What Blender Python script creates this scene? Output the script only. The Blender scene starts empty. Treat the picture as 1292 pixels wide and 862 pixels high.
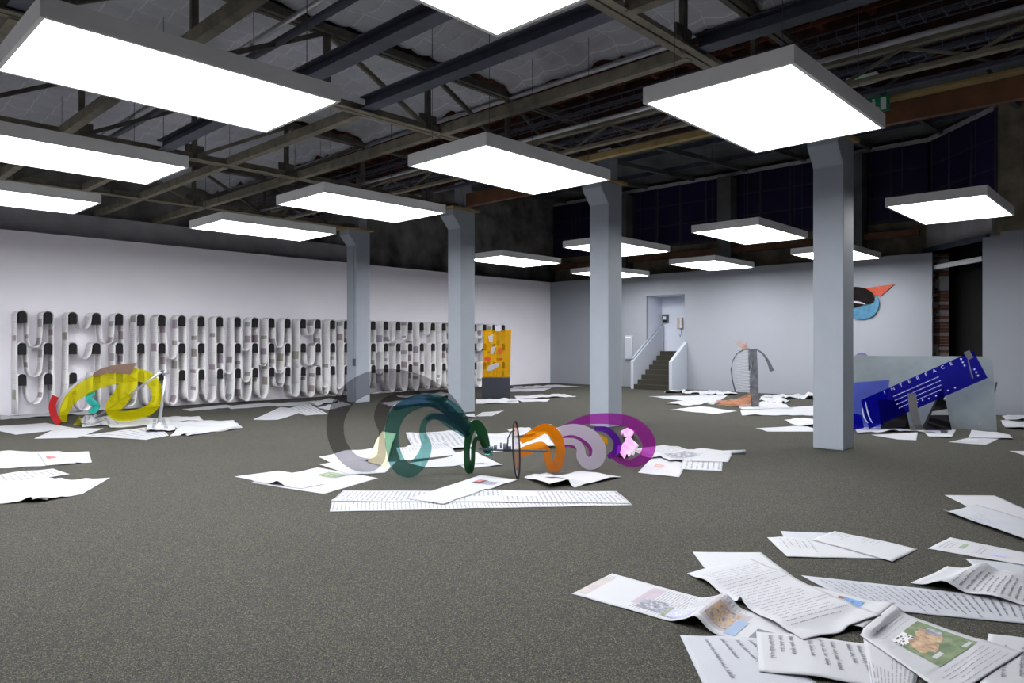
import bpy, bmesh, math, random
from mathutils import Vector, Matrix, noise
random.seed(7)
scn = bpy.context.scene
col = scn.collection

# ------------------------------------------------------------------ camera
FPX, YAW, HY, HC = 896.72, math.radians(43.454), 434.25, 1.6
CY, SY = math.cos(YAW), math.sin(YAW)
cam_d = bpy.data.cameras.new('camera'); cam_d.sensor_width = 36.0
cam_d.lens = 36.0*FPX/1292.0; cam_d.shift_y = (HY-431.0)/1292.0
cam_d.clip_start = 0.05; cam_d.clip_end = 200
cam = bpy.data.objects.new('camera', cam_d); col.objects.link(cam)
cam.location = (0, 0, HC); cam.rotation_euler = (math.pi/2, 0, YAW-math.pi/2)
scn.camera = cam
# ------------------------------------------------------------------ world and exposure
w = bpy.data.worlds.new('world'); scn.world = w; w.use_nodes = True
bg = w.node_tree.nodes['Background']
bg.inputs[0].default_value = (0.02, 0.022, 0.03, 1); bg.inputs[1].default_value = 0.3
scn.view_settings.view_transform = 'Standard'; scn.view_settings.look = 'None'
scn.view_settings.exposure = 0.0; scn.view_settings.gamma = 1.0
scn.view_settings.use_curve_mapping = False
PANEL_STRENGTH = 16.5

# ------------------------------------------------------------------ photo pixel -> place
def ray(u, v):
    t = (u-646.0)/FPX; k = (HY-v)/FPX
    return Vector((CY+t*SY, SY-t*CY, k))
def fl(u, v, z=0.0):
    r = ray(u, v); d = (z-HC)/r.z
    return Vector((r.x*d, r.y*d, z))
def onX(u, v, X):
    r = ray(u, v); d = X/r.x
    return Vector((X, r.y*d, HC+r.z*d))
def onY(u, v, Y):
    r = ray(u, v); d = Y/r.y
    return Vector((r.x*d, Y, HC+r.z*d))
def on_plane(u, v, p0, n):
    r = ray(u, v); o = Vector((0, 0, HC))
    d = (p0-o).dot(n)/r.dot(n)
    return o+r*d

# ------------------------------------------------------------------ materials
def lin(c):
    def g(x):
        x /= 255.0
        return x/12.92 if x <= 0.04045 else ((x+0.055)/1.055)**2.4
    return (g(c[0]), g(c[1]), g(c[2]), 1)
class E_:
    """tiny expression builder for Math nodes"""
    nt = None
    def __init__(s, sock): s.s = sock
    @staticmethod
    def op(o, *a):
        n = E_.nt.nodes.new('ShaderNodeMath'); n.operation = o
        for i, x in enumerate(a):
            if isinstance(x, E_): E_.nt.links.new(x.s, n.inputs[i])
            else: n.inputs[i].default_value = x
        return E_(n.outputs[0])
    def __add__(s, b): return E_.op('ADD', s, b)
    def __sub__(s, b): return E_.op('SUBTRACT', s, b)
    def __mul__(s, b): return E_.op('MULTIPLY', s, b)
    def gt(s, b): return E_.op('GREATER_THAN', s, b)
    def lt(s, b): return E_.op('LESS_THAN', s, b)
    def fract(s): return E_.op('FRACT', s)
    def floor(s): return E_.op('FLOOR', s)
def newmat(name):
    m = bpy.data.materials.new(name); m.use_nodes = True
    return m, m.node_tree, m.node_tree.nodes['Principled BSDF']
def simple(name, rgb, rough=0.6, metal=0.0, var=0.12, scale=6.0, bump=0.0, bscale=60.0, spec=0.4):
    m, nt, b = newmat(name)
    c = lin(rgb)
    b.inputs['Roughness'].default_value = rough; b.inputs['Metallic'].default_value = metal
    b.inputs['Specular IOR Level'].default_value = spec
    tc = nt.nodes.new('ShaderNodeTexCoord')
    if var > 0:
        nz = nt.nodes.new('ShaderNodeTexNoise'); nz.inputs['Scale'].default_value = scale; nz.inputs['Detail'].default_value = 6
        nt.links.new(tc.outputs['Object'], nz.inputs['Vector'])
        rp = nt.nodes.new('ShaderNodeValToRGB')
        rp.color_ramp.elements[0].position = 0.3; rp.color_ramp.elements[1].position = 0.7
        rp.color_ramp.elements[0].color = tuple(max(0, x*(1-var)) for x in c[:3])+(1,)
        rp.color_ramp.elements[1].color = tuple(min(1, x*(1+var)) for x in c[:3])+(1,)
        nt.links.new(nz.outputs['Fac'], rp.inputs[0]); nt.links.new(rp.outputs[0], b.inputs['Base Color'])
    else:
        b.inputs['Base Color'].default_value = c
    if bump > 0:
        n2 = nt.nodes.new('ShaderNodeTexNoise'); n2.inputs['Scale'].default_value = bscale; n2.inputs['Detail'].default_value = 4
        nt.links.new(tc.outputs['Object'], n2.inputs['Vector'])
        bp = nt.nodes.new('ShaderNodeBump'); bp.inputs['Strength'].default_value = bump; bp.inputs['Distance'].default_value = 0.02
        nt.links.new(n2.outputs['Fac'], bp.inputs['Height']); nt.links.new(bp.outputs[0], b.inputs['Normal'])
    return m
def acrylic(name, rgb, gloss=0.08, haze=0.0, hcol=None):
    """tinted acrylic sheet: rgb is what passes through the whole sheet (two faces), haze is the share of pigment that scatters"""
    m, nt, b = newmat(name)
    nt.nodes.remove(b)
    out = nt.nodes['Material Output']
    c = lin(rgb); c = tuple(math.sqrt(x) for x in c[:3])+(1,)
    tr = nt.nodes.new('ShaderNodeBsdfTransparent'); tr.inputs[0].default_value = c
    gl = nt.nodes.new('ShaderNodeBsdfGlossy'); gl.inputs['Roughness'].default_value = 0.08; gl.inputs[0].default_value = (1, 1, 1, 1)
    fr = nt.nodes.new('ShaderNodeFresnel'); fr.inputs[0].default_value = 1.3
    mx = nt.nodes.new('ShaderNodeMixShader')
    mul = nt.nodes.new('ShaderNodeMath'); mul.operation = 'MULTIPLY'; mul.inputs[1].default_value = gloss*10
    nt.links.new(fr.outputs[0], mul.inputs[0]); nt.links.new(mul.outputs[0], mx.inputs[0])
    base = tr
    if haze > 0:
        hc = lin(hcol or rgb)
        df = nt.nodes.new('ShaderNodeBsdfDiffuse'); df.inputs[0].default_value = hc
        tl = nt.nodes.new('ShaderNodeBsdfTranslucent'); tl.inputs[0].default_value = hc
        m1 = nt.nodes.new('ShaderNodeMixShader'); m1.inputs[0].default_value = 0.5
        nt.links.new(df.outputs[0], m1.inputs[1]); nt.links.new(tl.outputs[0], m1.inputs[2])
        m2 = nt.nodes.new('ShaderNodeMixShader'); m2.inputs[0].default_value = haze
        nt.links.new(tr.outputs[0], m2.inputs[1]); nt.links.new(m1.outputs[0], m2.inputs[2]); base = m2
    nt.links.new(base.outputs[0], mx.inputs[1]); nt.links.new(gl.outputs[0], mx.inputs[2])
    nt.links.new(mx.outputs[0], out.inputs[0])
    return m
def print_mat(name, kind, paper=(174, 175, 180)):
    """printed paper: UV u across the strip, v along its length in widths"""
    m, nt, b = newmat(name)
    b.inputs['Roughness'].default_value = 0.55; b.inputs['Specular IOR Level'].default_value = 0.3
    E_.nt = nt
    uv = nt.nodes.new('ShaderNodeUVMap'); sx = nt.nodes.new('ShaderNodeSeparateXYZ')
    nt.links.new(uv.outputs[0], sx.inputs[0])
    u, v = E_(sx.outputs[0]), E_(sx.outputs[1])
    oi = nt.nodes.new('ShaderNodeObjectInfo'); rnd = E_(oi.outputs['Random'])
    v = v + rnd*37.0
    def wn(*a):
        n = nt.nodes.new('ShaderNodeTexWhiteNoise'); n.noise_dimensions = '2D'
        cx = nt.nodes.new('ShaderNodeCombineXYZ')
        for i, x in enumerate(a):
            if isinstance(x, E_): nt.links.new(x.s, cx.inputs[i])
            else: cx.inputs[i].default_value = x
        nt.links.new(cx.outputs[0], n.inputs['Vector'])
        return E_(n.outputs['Value']), n.outputs['Color']
    def nz(x, y, scale, detail=2):
        n = nt.nodes.new('ShaderNodeTexNoise'); n.inputs['Scale'].default_value = scale; n.inputs['Detail'].default_value = detail
        cx = nt.nodes.new('ShaderNodeCombineXYZ'); nt.links.new(x.s, cx.inputs[0]); nt.links.new(y.s, cx.inputs[1])
        nt.links.new(cx.outputs[0], n.inputs['Vector'])
        return E_(n.outputs['Fac']), n.outputs['Color']
    def mix(fac, c1, c2):
        n = nt.nodes.new('ShaderNodeMix'); n.data_type = 'RGBA'
        if isinstance(fac, E_): nt.links.new(fac.s, n.inputs[0])
        else: n.inputs[0].default_value = fac
        for c, i in ((c1, 6), (c2, 7)):
            if isinstance(c, tuple): n.inputs[i].default_value = c
            else: nt.links.new(c, n.inputs[i])
        return n.outputs[2]
    rows, thick, ink, wordsc = {'news': (26.0, 0.42, (120, 120, 128), 26.0), 'letter': (13.0, 0.34, (105, 105, 115), 16.0),
                                'wall': (15.0, 0.4, (150, 148, 150), 15.0), 'faint': (22.0, 0.3, (175, 176, 184), 20.0)}[kind]
    row = v*rows
    rid = row.floor()
    words, _ = nz(u*wordsc, rid*7.31, 1.0, 1)
    mask = row.fract().lt(thick) * words.gt(0.42) * u.gt(0.07) * u.lt(0.93)
    blk, _ = wn((v*1.7).floor(), 3.0)
    colb, _ = wn((u*2.0).floor(), (v*1.7).floor())
    mask = mask * (blk*0.6 + colb*0.4).gt(0.42 if kind != 'letter' else 0.12)
    c = mix(mask*(0.4 if kind == 'wall' else 0.75), lin(paper), lin(ink))
    if kind in ('news', 'wall'):
        cell = (v*1.1).floor(); r1, rc = wn(cell, 11.0); r2, _ = wn(cell, 23.0); r3, _ = wn(cell, 31.0)
        fv = (v*1.1).fract()
        inp = fv.gt(0.25) * fv.lt(r2*0.35+0.42) * u.gt(r3*0.2+0.06) * u.lt(r3*0.12+0.8) * r1.gt(0.62 if kind == 'wall' else 0.5)
        pn, pc = nz(u*6.0, v*6.0, 1.0, 4)
        hs = nt.nodes.new('ShaderNodeHueSaturation'); hs.inputs['Saturation'].default_value = 0.55; hs.inputs['Value'].default_value = 0.5
        nt.links.new(mix(0.5, rc, pc), hs.inputs['Color'])
        c = mix(inp*0.85, c, hs.outputs[0])
    nt.links.new(c, b.inputs['Base Color'])
    return m
def photo_mat(name, cols, scale=9.0):
    m, nt, b = newmat(name)
    b.inputs['Roughness'].default_value = 0.5
    uv = nt.nodes.new('ShaderNodeUVMap')
    nz = nt.nodes.new('ShaderNodeTexNoise'); nz.inputs['Scale'].default_value = scale; nz.inputs['Detail'].default_value = 5; nz.inputs['Distortion'].default_value = 0.6
    nt.links.new(uv.outputs[0], nz.inputs['Vector'])
    rp = nt.nodes.new('ShaderNodeValToRGB'); rp.color_ramp.interpolation = 'CONSTANT' if len(cols) < 3 else 'LINEAR'
    el = rp.color_ramp.elements
    while len(el) < len(cols): el.new(0.5)
    for i, c in enumerate(cols):
        el[i].position = 0.32+0.36*i/max(1, len(cols)-1); el[i].color = lin(c)
    nt.links.new(nz.outputs['Fac'], rp.inputs[0]); nt.links.new(rp.outputs[0], b.inputs['Base Color'])
    return m

M = {}
M['wall_white'] = simple('white_wall_paint', (248, 245, 253), 0.75, var=0.015, scale=1.5)
M['wall_grey'] = simple('pale_grey_wall_paint', (152, 156, 164), 0.75, var=0.015, scale=1.5)
M['lining'] = simple('brightened_niche_lining', (206, 212, 225), 0.75, var=0.015)  # colour raised in place of a side light in the niche, not modelled
M['parapet'] = simple('pale_grey_parapet_paint', (178, 184, 195), 0.75, var=0.015)
M['column'] = simple('grey_blue_column_paint', (158, 166, 176), 0.6, var=0.03, scale=3)
M['concrete'] = simple('sooty_concrete', (112, 110, 108), 0.9, var=0.55, scale=1.6, bump=0.4, bscale=12)
M['plaster'] = simple('dirty_plaster', (165, 163, 168), 0.9, var=0.15, scale=2)
M['oldwall'] = simple('old_grey_brown_render', (128, 120, 104), 0.9, var=0.4, scale=2.2, bump=0.3, bscale=10)
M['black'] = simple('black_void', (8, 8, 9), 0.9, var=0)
M['cream_steel'] = simple('aged_cream_steel', (124, 118, 102), 0.65, var=0.3, scale=5)
M['brown_steel'] = simple('grimy_brown_steel', (88, 85, 78), 0.65, var=0.3, scale=5)
M['dark_steel'] = simple('dark_blue_grey_steel', (74, 78, 92), 0.55, var=0.2, scale=4)
M['galv'] = simple('bright_galvanised_steel', (190, 192, 196), 0.35, 0.9, var=0.1)
M['wood'] = simple('reddish_brown_timber', (104, 72, 50), 0.8, var=0.3, scale=3)
M['paleboard'] = simple('pale_yellow_timber', (160, 138, 92), 0.8, var=0.2, scale=4)
M['rafter'] = simple('rust_brown_rafter', (104, 62, 46), 0.85, var=0.35, scale=3)
M['deck'] = simple('dark_red_roof_tile', (66, 42, 36), 0.9, var=0.5, scale=3.5)
M['roof_dark'] = simple('dark_grey_roof', (90, 93, 92), 0.9, var=0.25, scale=1.5)
M['frame'] = simple('grey_lamp_frame', (240, 241, 240), 0.5, var=0.02)
M['carpet_black'] = simple('dark_stair_carpet', (52, 50, 42), 0.95, var=0.2, scale=40)
M['peg'] = simple('black_peg_foam', (30, 28, 32), 0.8, var=0.1)
M['ink'] = simple('dark_ink', (96, 96, 106), 0.7, var=0)
M['zinc'] = simple('cloudy_zinc_sheet', (136, 146, 149), 0.5, 0.25, var=0.12, scale=2.5)
M['steel'] = simple('brushed_steel', (190, 190, 188), 0.3, 1.0, var=0.08)
M['mirror_black'] = simple('polished_black', (40, 38, 42), 0.08, 0.6, var=0.0)
M['white_print'] = simple('white_engraving', (215, 218, 240), 0.6, var=0)
M['plastic'] = simple('white_plastic', (210, 212, 216), 0.5, var=0)
M['beige'] = simple('beige_plastic', (190, 176, 160), 0.5, var=0)
M['straw'] = simple('orange_straw', (196, 138, 104), 0.7, var=0.3, scale=8)
M['wire'] = simple('white_wire', (200, 202, 204), 0.4, 0.3, var=0)
M['plank'] = simple('mottled_grey_plank', (96, 97, 104), 0.7, var=0.35, scale=9)
M['glassblue'] = simple('night_blue_window_glass', (30, 26, 64), 0.35, var=0.4, scale=0.5)
M['mullion'] = simple('dark_window_bar', (52, 50, 64), 0.6, var=0.1)
M['brick'] = simple('old_brick', (116, 80, 66), 0.9, var=0.35, scale=7)
M['box_black'] = simple('charcoal_box', (48, 50, 60), 0.7, var=0.06)
M['paper'] = simple('plain_paper', (174, 175, 180), 0.6, var=0.02)
M['paper_grey'] = simple('grey_paper_back', (164, 167, 175), 0.6, var=0.02)
M['kraft'] = simple('khaki_paper_inside', (190, 182, 150), 0.7, var=0.03)
M['news'] = print_mat('newsprint', 'news'); M['letter'] = print_mat('letter_print', 'letter')
M['wallnews'] = print_mat('wall_newsprint', 'wall', (250, 249, 250)); M['faint'] = print_mat('faint_print', 'faint')
M['a_grey'] = acrylic('smoke_grey_acrylic', (178, 176, 180), 0.06); M['a_teal'] = acrylic('teal_acrylic', (132, 188, 184), 0.06, 0.05, (60, 130, 124))
M['a_green'] = acrylic('dark_green_acrylic', (60, 100, 70), 0.05, 0.75, (44, 92, 60)); M['a_navy'] = acrylic('navy_acrylic', (146, 138, 188), 0.05)
M['a_orange'] = acrylic('orange_acrylic', (250, 176, 40), 0.06, 0.4, (236, 150, 16)); M['a_frost'] = acrylic('frosted_acrylic', (235, 230, 238), 0.04, 0.5, (205, 200, 212))
M['a_mag'] = acrylic('magenta_acrylic', (214, 110, 210), 0.06, 0.22, (180, 50, 176)); M['a_purple'] = acrylic('purple_acrylic', (150, 70, 200), 0.06, 0.3, (120, 40, 190))
M['a_clear'] = acrylic('clear_acrylic', (246, 247, 247), 0.05); M['a_yellow'] = acrylic('yellow_acrylic', (232, 226, 60), 0.05, 0.3, (232, 224, 16))
M['a_blue'] = acrylic('cobalt_acrylic', (60, 60, 214), 0.04, 0.3, (20, 20, 150)); M['a_amber'] = acrylic('amber_acrylic', (252, 206, 50), 0.04, 0.3, (250, 190, 20))
M['a_lblue'] = acrylic('pale_blue_acrylic', (150, 160, 236), 0.08, 0.35, (110, 124, 220)); M['a_lilac'] = acrylic('lilac_acrylic', (180, 166, 206), 0.05, 0.2)
M['red'] = simple('red_plastic', (160, 20, 26), 0.4, var=0.08); M['brownp'] = simple('brown_panel', (112, 88, 76), 0.5, var=0.15, scale=20)
M['greyp'] = simple('grey_panel', (170, 168, 178), 0.5, var=0.08); M['pinkp'] = simple('pink_foil', (232, 140, 214), 0.35, var=0.1)
M['orangep'] = simple('orange_red_panel', (186, 66, 30), 0.5, var=0.15, scale=8); M['blackp'] = simple('black_red_panel', (20, 15, 17), 0.7, var=0.5, scale=6, spec=0.1)
M['bluep'] = simple('teal_blue_resin', (62, 116, 146), 0.35, var=0.3, scale=9); M['tealp'] = simple('teal_blob', (40, 150, 140), 0.3, var=0.3, scale=10)
M['sign_green'] = simple('exit_sign_green', (20, 120, 84), 0.5, var=0); M['lens'] = simple('clear_lamp_lens', (170, 176, 174), 0.3, var=0.05)
# emitters
def emitter(name, rgb, s):
    m, nt, b = newmat(name)
    b.inputs['Base Color'].default_value = lin(rgb); b.inputs['Emission Color'].default_value = lin(rgb)
    b.inputs['Emission Strength'].default_value = s
    return m
M['diffuser'] = emitter('lit_diffuser', (252, 253, 255), PANEL_STRENGTH)
M['green_led'] = emitter('green_led', (40, 230, 90), 2.0)
# speckled carpet
def carpet():
    m, nt, b = newmat('speckled_dark_carpet')
    b.inputs['Roughness'].default_value = 0.95; b.inputs['Specular IOR Level'].default_value = 0.15
    tc = nt.nodes.new('ShaderNodeTexCoord')
    vo = nt.nodes.new('ShaderNodeTexVoronoi'); vo.inputs['Scale'].default_value = 190
    nt.links.new(tc.outputs['Object'], vo.inputs['Vector'])
    sp = nt.nodes.new('ShaderNodeSeparateColor'); nt.links.new(vo.outputs['Color'], sp.inputs[0])
    rp = nt.nodes.new('ShaderNodeValToRGB'); rp.color_ramp.interpolation = 'CONSTANT'
    cols = [(0, (55, 55, 52)), (0.45, (71, 71, 67)), (0.72, (42, 43, 42)), (0.84, (102, 98, 78)), (0.93, (86, 81, 73))]
    el = rp.color_ramp.elements
    while len(el) < len(cols): el.new(0.5)
    for e, (p, c) in zip(el, cols): e.position = p; e.color = lin(c)
    nt.links.new(sp.outputs[0], rp.inputs[0])
    nz = nt.nodes.new('ShaderNodeTexNoise'); nz.inputs['Scale'].default_value = 0.8; nz.inputs['Detail'].default_value = 4
    nt.links.new(tc.outputs['Object'], nz.inputs['Vector'])
    mr = nt.nodes.new('ShaderNodeMapRange'); mr.inputs[3].default_value = 0.9; mr.inputs[4].default_value = 1.1
    nt.links.new(nz.outputs['Fac'], mr.inputs[0])
    mu = nt.nodes.new('ShaderNodeMix'); mu.data_type = 'RGBA'; mu.blend_type = 'MULTIPLY'; mu.inputs[0].default_value = 1
    nt.links.new(rp.outputs[0], mu.inputs[6]); nt.links.new(mr.outputs[0], mu.inputs[7])
    nt.links.new(mu.outputs[2], b.inputs['Base Color'])
    bp = nt.nodes.new('ShaderNodeBump'); bp.inputs['Strength'].default_value = 0.35; bp.inputs['Distance'].default_value = 0.004
    nt.links.new(vo.outputs['Distance'], bp.inputs['Height']); nt.links.new(bp.outputs[0], b.inputs['Normal'])
    return m
M['carpet'] = carpet()
# quilted fabric
def quilt():
    m, nt, b = newmat('grey_quilted_fabric')
    b.inputs['Roughness'].default_value = 0.6
    E_.nt = nt
    g = nt.nodes.new('ShaderNodeTexCoord'); sx = nt.nodes.new('ShaderNodeSeparateXYZ'); nt.links.new(g.outputs['Object'], sx.inputs[0])
    x, y = E_(sx.outputs[0]), E_(sx.outputs[1])
    s = E_.op('MAXIMUM', (x*(1/0.34)).fract().lt(0.04), (y*(1/0.46)).fract().lt(0.03))
    mx = nt.nodes.new('ShaderNodeMix'); mx.data_type = 'RGBA'; nt.links.new(s.s, mx.inputs[0])
    mx.inputs[6].default_value = lin((184, 186, 194)); mx.inputs[7].default_value = lin((210, 212, 219))
    nt.links.new(mx.outputs[2], b.inputs['Base Color'])
    nz = nt.nodes.new('ShaderNodeTexNoise'); nz.inputs['Scale'].default_value = 7; nz.inputs['Detail'].default_value = 5
    nt.links.new(g.outputs['Object'], nz.inputs['Vector'])
    bp = nt.nodes.new('ShaderNodeBump'); bp.inputs['Strength'].default_value = 0.5; bp.inputs['Distance'].default_value = 0.05
    nt.links.new(nz.outputs['Fac'], bp.inputs['Height']); nt.links.new(bp.outputs[0], b.inputs['Normal'])
    return m
M['quilt'] = quilt()

# ------------------------------------------------------------------ builders
def tag(o, label=None, cat=None, group=None, kind=None):
    if label: o['label'] = label
    if cat: o['category'] = cat
    if group: o['group'] = group
    if kind: o['kind'] = kind
    return o
def empty(name, loc=(0, 0, 0), rz=0.0, label=None, cat=None, group=None):
    o = bpy.data.objects.new(name, None); col.objects.link(o)
    o.location = loc; o.rotation_euler = (0, 0, rz); o.empty_display_size = 0.1
    return tag(o, label, cat, group)
class MB:
    def __init__(s): s.v = []; s.f = []; s.uv = None; s.sm = False
    def add(s, vs, fs):
        k = len(s.v); s.v += [tuple(p) for p in vs]; s.f += [tuple(i+k for i in f) for f in fs]; return s
    def box(s, x0, x1, y0, y1, z0, z1):
        vs = [(x0, y0, z0), (x1, y0, z0), (x1, y1, z0), (x0, y1, z0), (x0, y0, z1), (x1, y0, z1), (x1, y1, z1), (x0, y1, z1)]
        return s.add(vs, [(3, 2, 1, 0), (4, 5, 6, 7), (0, 1, 5, 4), (1, 2, 6, 5), (2, 3, 7, 6), (3, 0, 4, 7)])
    def prism(s, poly, axis, a, b):
        """extrude a 2D polygon along an axis: axis 'x' poly=(y,z), 'y' poly=(x,z), 'z' poly=(x,y)"""
        def P(p, t): return {'x': (t, p[0], p[1]), 'y': (p[0], t, p[1]), 'z': (p[0], p[1], t)}[axis]
        n = len(poly)
        vs = [P(p, a) for p in poly]+[P(p, b) for p in poly]
        fs = [tuple(range(n)), tuple(range(2*n-1, n-1, -1))]+[(i, (i+1) % n, (i+1) % n+n, i+n) for i in range(n)]
        return s.add(vs, fs)
    def bar(s, p, q, w, h=None, up=Vector((0, 0, 1))):
        h = h or w; p = Vector(p); q = Vector(q); d = (q-p).normalized()
        if abs(d.dot(up)) > 0.97: up = Vector((1, 0, 0))
        a = d.cross(up).normalized(); b = a.cross(d).normalized()
        vs = []
        for c in (p, q):
            for sa, sb in ((-1, -1), (1, -1), (1, 1), (-1, 1)): vs.append(c+a*(w/2*sa)+b*(h/2*sb))
        return s.add(vs, [(3, 2, 1, 0), (4, 5, 6, 7), (0, 1, 5, 4), (1, 2, 6, 5), (2, 3, 7, 6), (3, 0, 4, 7)])
    def tube(s, path, r, n=8, taper=None):
        path = [Vector(p) for p in path]; m = len(path); vs = []; ref = Vector((0, 0, 1))
        for i, p in enumerate(path):
            d = (path[min(i+1, m-1)]-path[max(i-1, 0)]).normalized()
            if abs(d.dot(ref)) > 0.95: ref = Vector((1, 0, 0)) if abs(d.x) < 0.9 else Vector((0, 1, 0))
            a = d.cross(ref).normalized(); b = a.cross(d)
            rr = r if taper is None else r*(1+(taper-1)*i/(m-1))
            for k in range(n):
                t = 2*math.pi*k/n; vs.append(p+a*(math.cos(t)*rr)+b*(math.sin(t)*rr))
        fs = [(i*n+k, i*n+(k+1) % n, (i+1)*n+(k+1) % n, (i+1)*n+k) for i in range(m-1) for k in range(n)]
        fs += [tuple(range(n-1, -1, -1)), tuple((m-1)*n+k for k in range(n))]
        s.sm = True
        return s.add(vs, fs)
    def build(s, name, mat, parent=None, loc=None, bevel=0.0):
        me = bpy.data.meshes.new(name); me.from_pydata(s.v, [], s.f); me.update()
        bm = bmesh.new(); bm.from_mesh(me); bmesh.ops.recalc_face_normals(bm, faces=bm.faces); bm.to_mesh(me); bm.free()
        if isinstance(mat, str): mat = M[mat]
        me.materials.append(mat)
        if s.sm:
            for p in me.polygons: p.use_smooth = len(p.vertices) == 4
        o = bpy.data.objects.new(name, me); col.objects.link(o)
        if loc is not None: o.location = loc
        if parent is not None: o.parent = parent
        if bevel:
            b = o.modifiers.new('bevel', 'BEVEL'); b.width = bevel; b.segments = 2; b.limit_method = 'ANGLE'
        return o
def cm(pts, n=5, closed=True):
    """Catmull-Rom through 2D points"""
    out = []; m = len(pts)
    rng = range(m) if closed else range(m-1)
    for i in rng:
        if closed: p0, p1, p2, p3 = (pts[(i+k-1) % m] for k in range(4))
        else: p0, p1, p2, p3 = pts[max(i-1, 0)], pts[i], pts[i+1], pts[min(i+2, m-1)]
        for k in range(n):
            t = k/n
            out.append(tuple(0.5*((2*p1[j])+(-p0[j]+p2[j])*t+(2*p0[j]-5*p1[j]+4*p2[j]-p3[j])*t*t+(-p0[j]+3*p1[j]-3*p2[j]+p3[j])*t**3) for j in range(len(p1))))
    if not closed: out.append(tuple(pts[-1]))
    return out
class Strip(list):
    """outline of a ribbon: left edge forward then right edge backward"""
def band(pts, widths, n=5):
    """closed outline around a centre line with a width at each point"""
    c = cm([(p[0], p[1], w_) for p, w_ in zip(pts, widths)], n, False)
    L, R = [], []
    for i, p in enumerate(c):
        a, b = c[max(i-1, 0)], c[min(i+1, len(c)-1)]
        dx, dy = b[0]-a[0], b[1]-a[1]; l = math.hypot(dx, dy) or 1
        L.append((p[0]-dy/l*p[2]/2, p[1]+dx/l*p[2]/2)); R.append((p[0]+dy/l*p[2]/2, p[1]-dx/l*p[2]/2))
    return Strip(L+R[::-1])
def plate(name, loops, p0, ang, thick, mat, parent=None, lean=0.0):
    """flat sheet cut to photo outlines, standing in the vertical plane through p0; ang turns it from facing the camera; lean tips its top away"""
    th = YAW+ang
    n = Vector((math.cos(th), math.sin(th), 0)); a = Vector((math.sin(th), -math.cos(th), 0))
    up = (Vector((0, 0, 1))*math.cos(lean)+n*math.sin(lean)); nn = a.cross(up)
    if all(isinstance(lp, Strip) for lp in loops):
        mb = MB()
        for lp in loops:
            m = len(lp)//2; vs = []
            for k in range(m):
                for (x, y) in (lp[k], lp[2*m-1-k]):
                    q = on_plane(x, y, p0, nn)-p0
                    vs += [(q.dot(a), q.dot(up), thick/2), (q.dot(a), q.dot(up), -thick/2)]
            fs = []
            for k in range(m-1):
                i = 4*k; fs += [(i, i+2, i+6, i+4), (i+1, i+5, i+7, i+3), (i, i+4, i+5, i+1), (i+2, i+3, i+7, i+6)]
            fs += [(0, 1, 3, 2), (4*m-4, 4*m-2, 4*m-1, 4*m-3)]
            mb.add(vs, fs)
        me = bpy.data.meshes.new(name); me.from_pydata(mb.v, [], mb.f); me.update()
        bm = bmesh.new(); bm.from_mesh(me); bmesh.ops.recalc_face_normals(bm, faces=bm.faces); bm.to_mesh(me); bm.free()
    else:
        cu = bpy.data.curves.new(name, 'CURVE'); cu.dimensions = '2D'; cu.fill_mode = 'BOTH'; cu.extrude = thick/2
        for lp in loops:
            sp = cu.splines.new('POLY'); sp.points.add(len(lp)-1); sp.use_cyclic_u = True
            for i, (x, y) in enumerate(lp):
                q = on_plane(x, y, p0, nn)-p0
                sp.points[i].co = (q.dot(a), q.dot(up), 0, 1)
        tmp = bpy.data.objects.new(name, cu); col.objects.link(tmp)
        dg = bpy.context.evaluated_depsgraph_get()
        me = bpy.data.meshes.new_from_object(tmp.evaluated_get(dg))
        bpy.data.objects.remove(tmp); bpy.data.curves.remove(cu)
    me.materials.clear(); me.materials.append(M[mat] if isinstance(mat, str) else mat)
    o = bpy.data.objects.new(name, me); col.objects.link(o)
    mw = Matrix.Identity(4)
    for i in range(3):
        mw[i][0] = a[i]; mw[i][1] = up[i]; mw[i][2] = nn[i]; mw[i][3] = p0[i]
    if parent is not None:
        o.parent = parent; mw = Matrix.Translation(-Vector(parent.location)) @ mw
    o.matrix_basis = mw
    return o

def reparent(child, parent):
    """make a part a piece of another part of the same thing"""
    child.parent = parent
    child.matrix_basis = parent.matrix_basis.inverted() @ child.matrix_basis
    return child
def part(mb, name, mat, root, bevel=0.0):
    """a part given in world coordinates under an unturned root"""
    return mb.build(name, mat, root, -Vector(root.location), bevel)
def struct(mb, name, mat, parent=None, kind='structure', label=None, bevel=0.0):
    o = mb.build(name, mat, parent, bevel=bevel)
    if parent is None: o['kind'] = kind
    if label: o['label'] = label
    return o
# ------------------------------------------------------------------ the room
YW, XW, HW = 19.06, 22.42, 4.15
XR, YR = -6.0, -6.0
struct(MB().box(XR-0.3, 27.0, YR-0.3, YW+1.0, -0.2, 0.0), 'floor', 'carpet', label='dark speckled carpet floor')
struct(MB().box(XR, XW, YW, YW+0.12, 0, HW), 'wall_left', 'wall_white', label='tall white partition wall behind the rows of pegs')
# back partition: wide sheet with the stair niche cut out of it
NY0, NY1, NZ0, NZ1 = 12.84, 14.42, 1.34, 3.37
BE = 5.12
wb = MB().box(XW, XW+0.12, BE, NY0, 0, HW).box(XW, XW+0.12, NY1, YW, 0, HW).box(XW, XW+0.12, NY0, NY1, NZ1, HW)
struct(wb, 'wall_back', 'wall_grey', label='pale grey partition wall with stair niche')
struct(MB().box(19.16, 19.28, -6, 3.36, 0, HW-0.12).box(19.161, 19.279, -6, 3.02, HW-0.12, HW-0.02), 'wall_right', 'wall_grey', label='pale grey partition beside the dark doorway')
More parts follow.
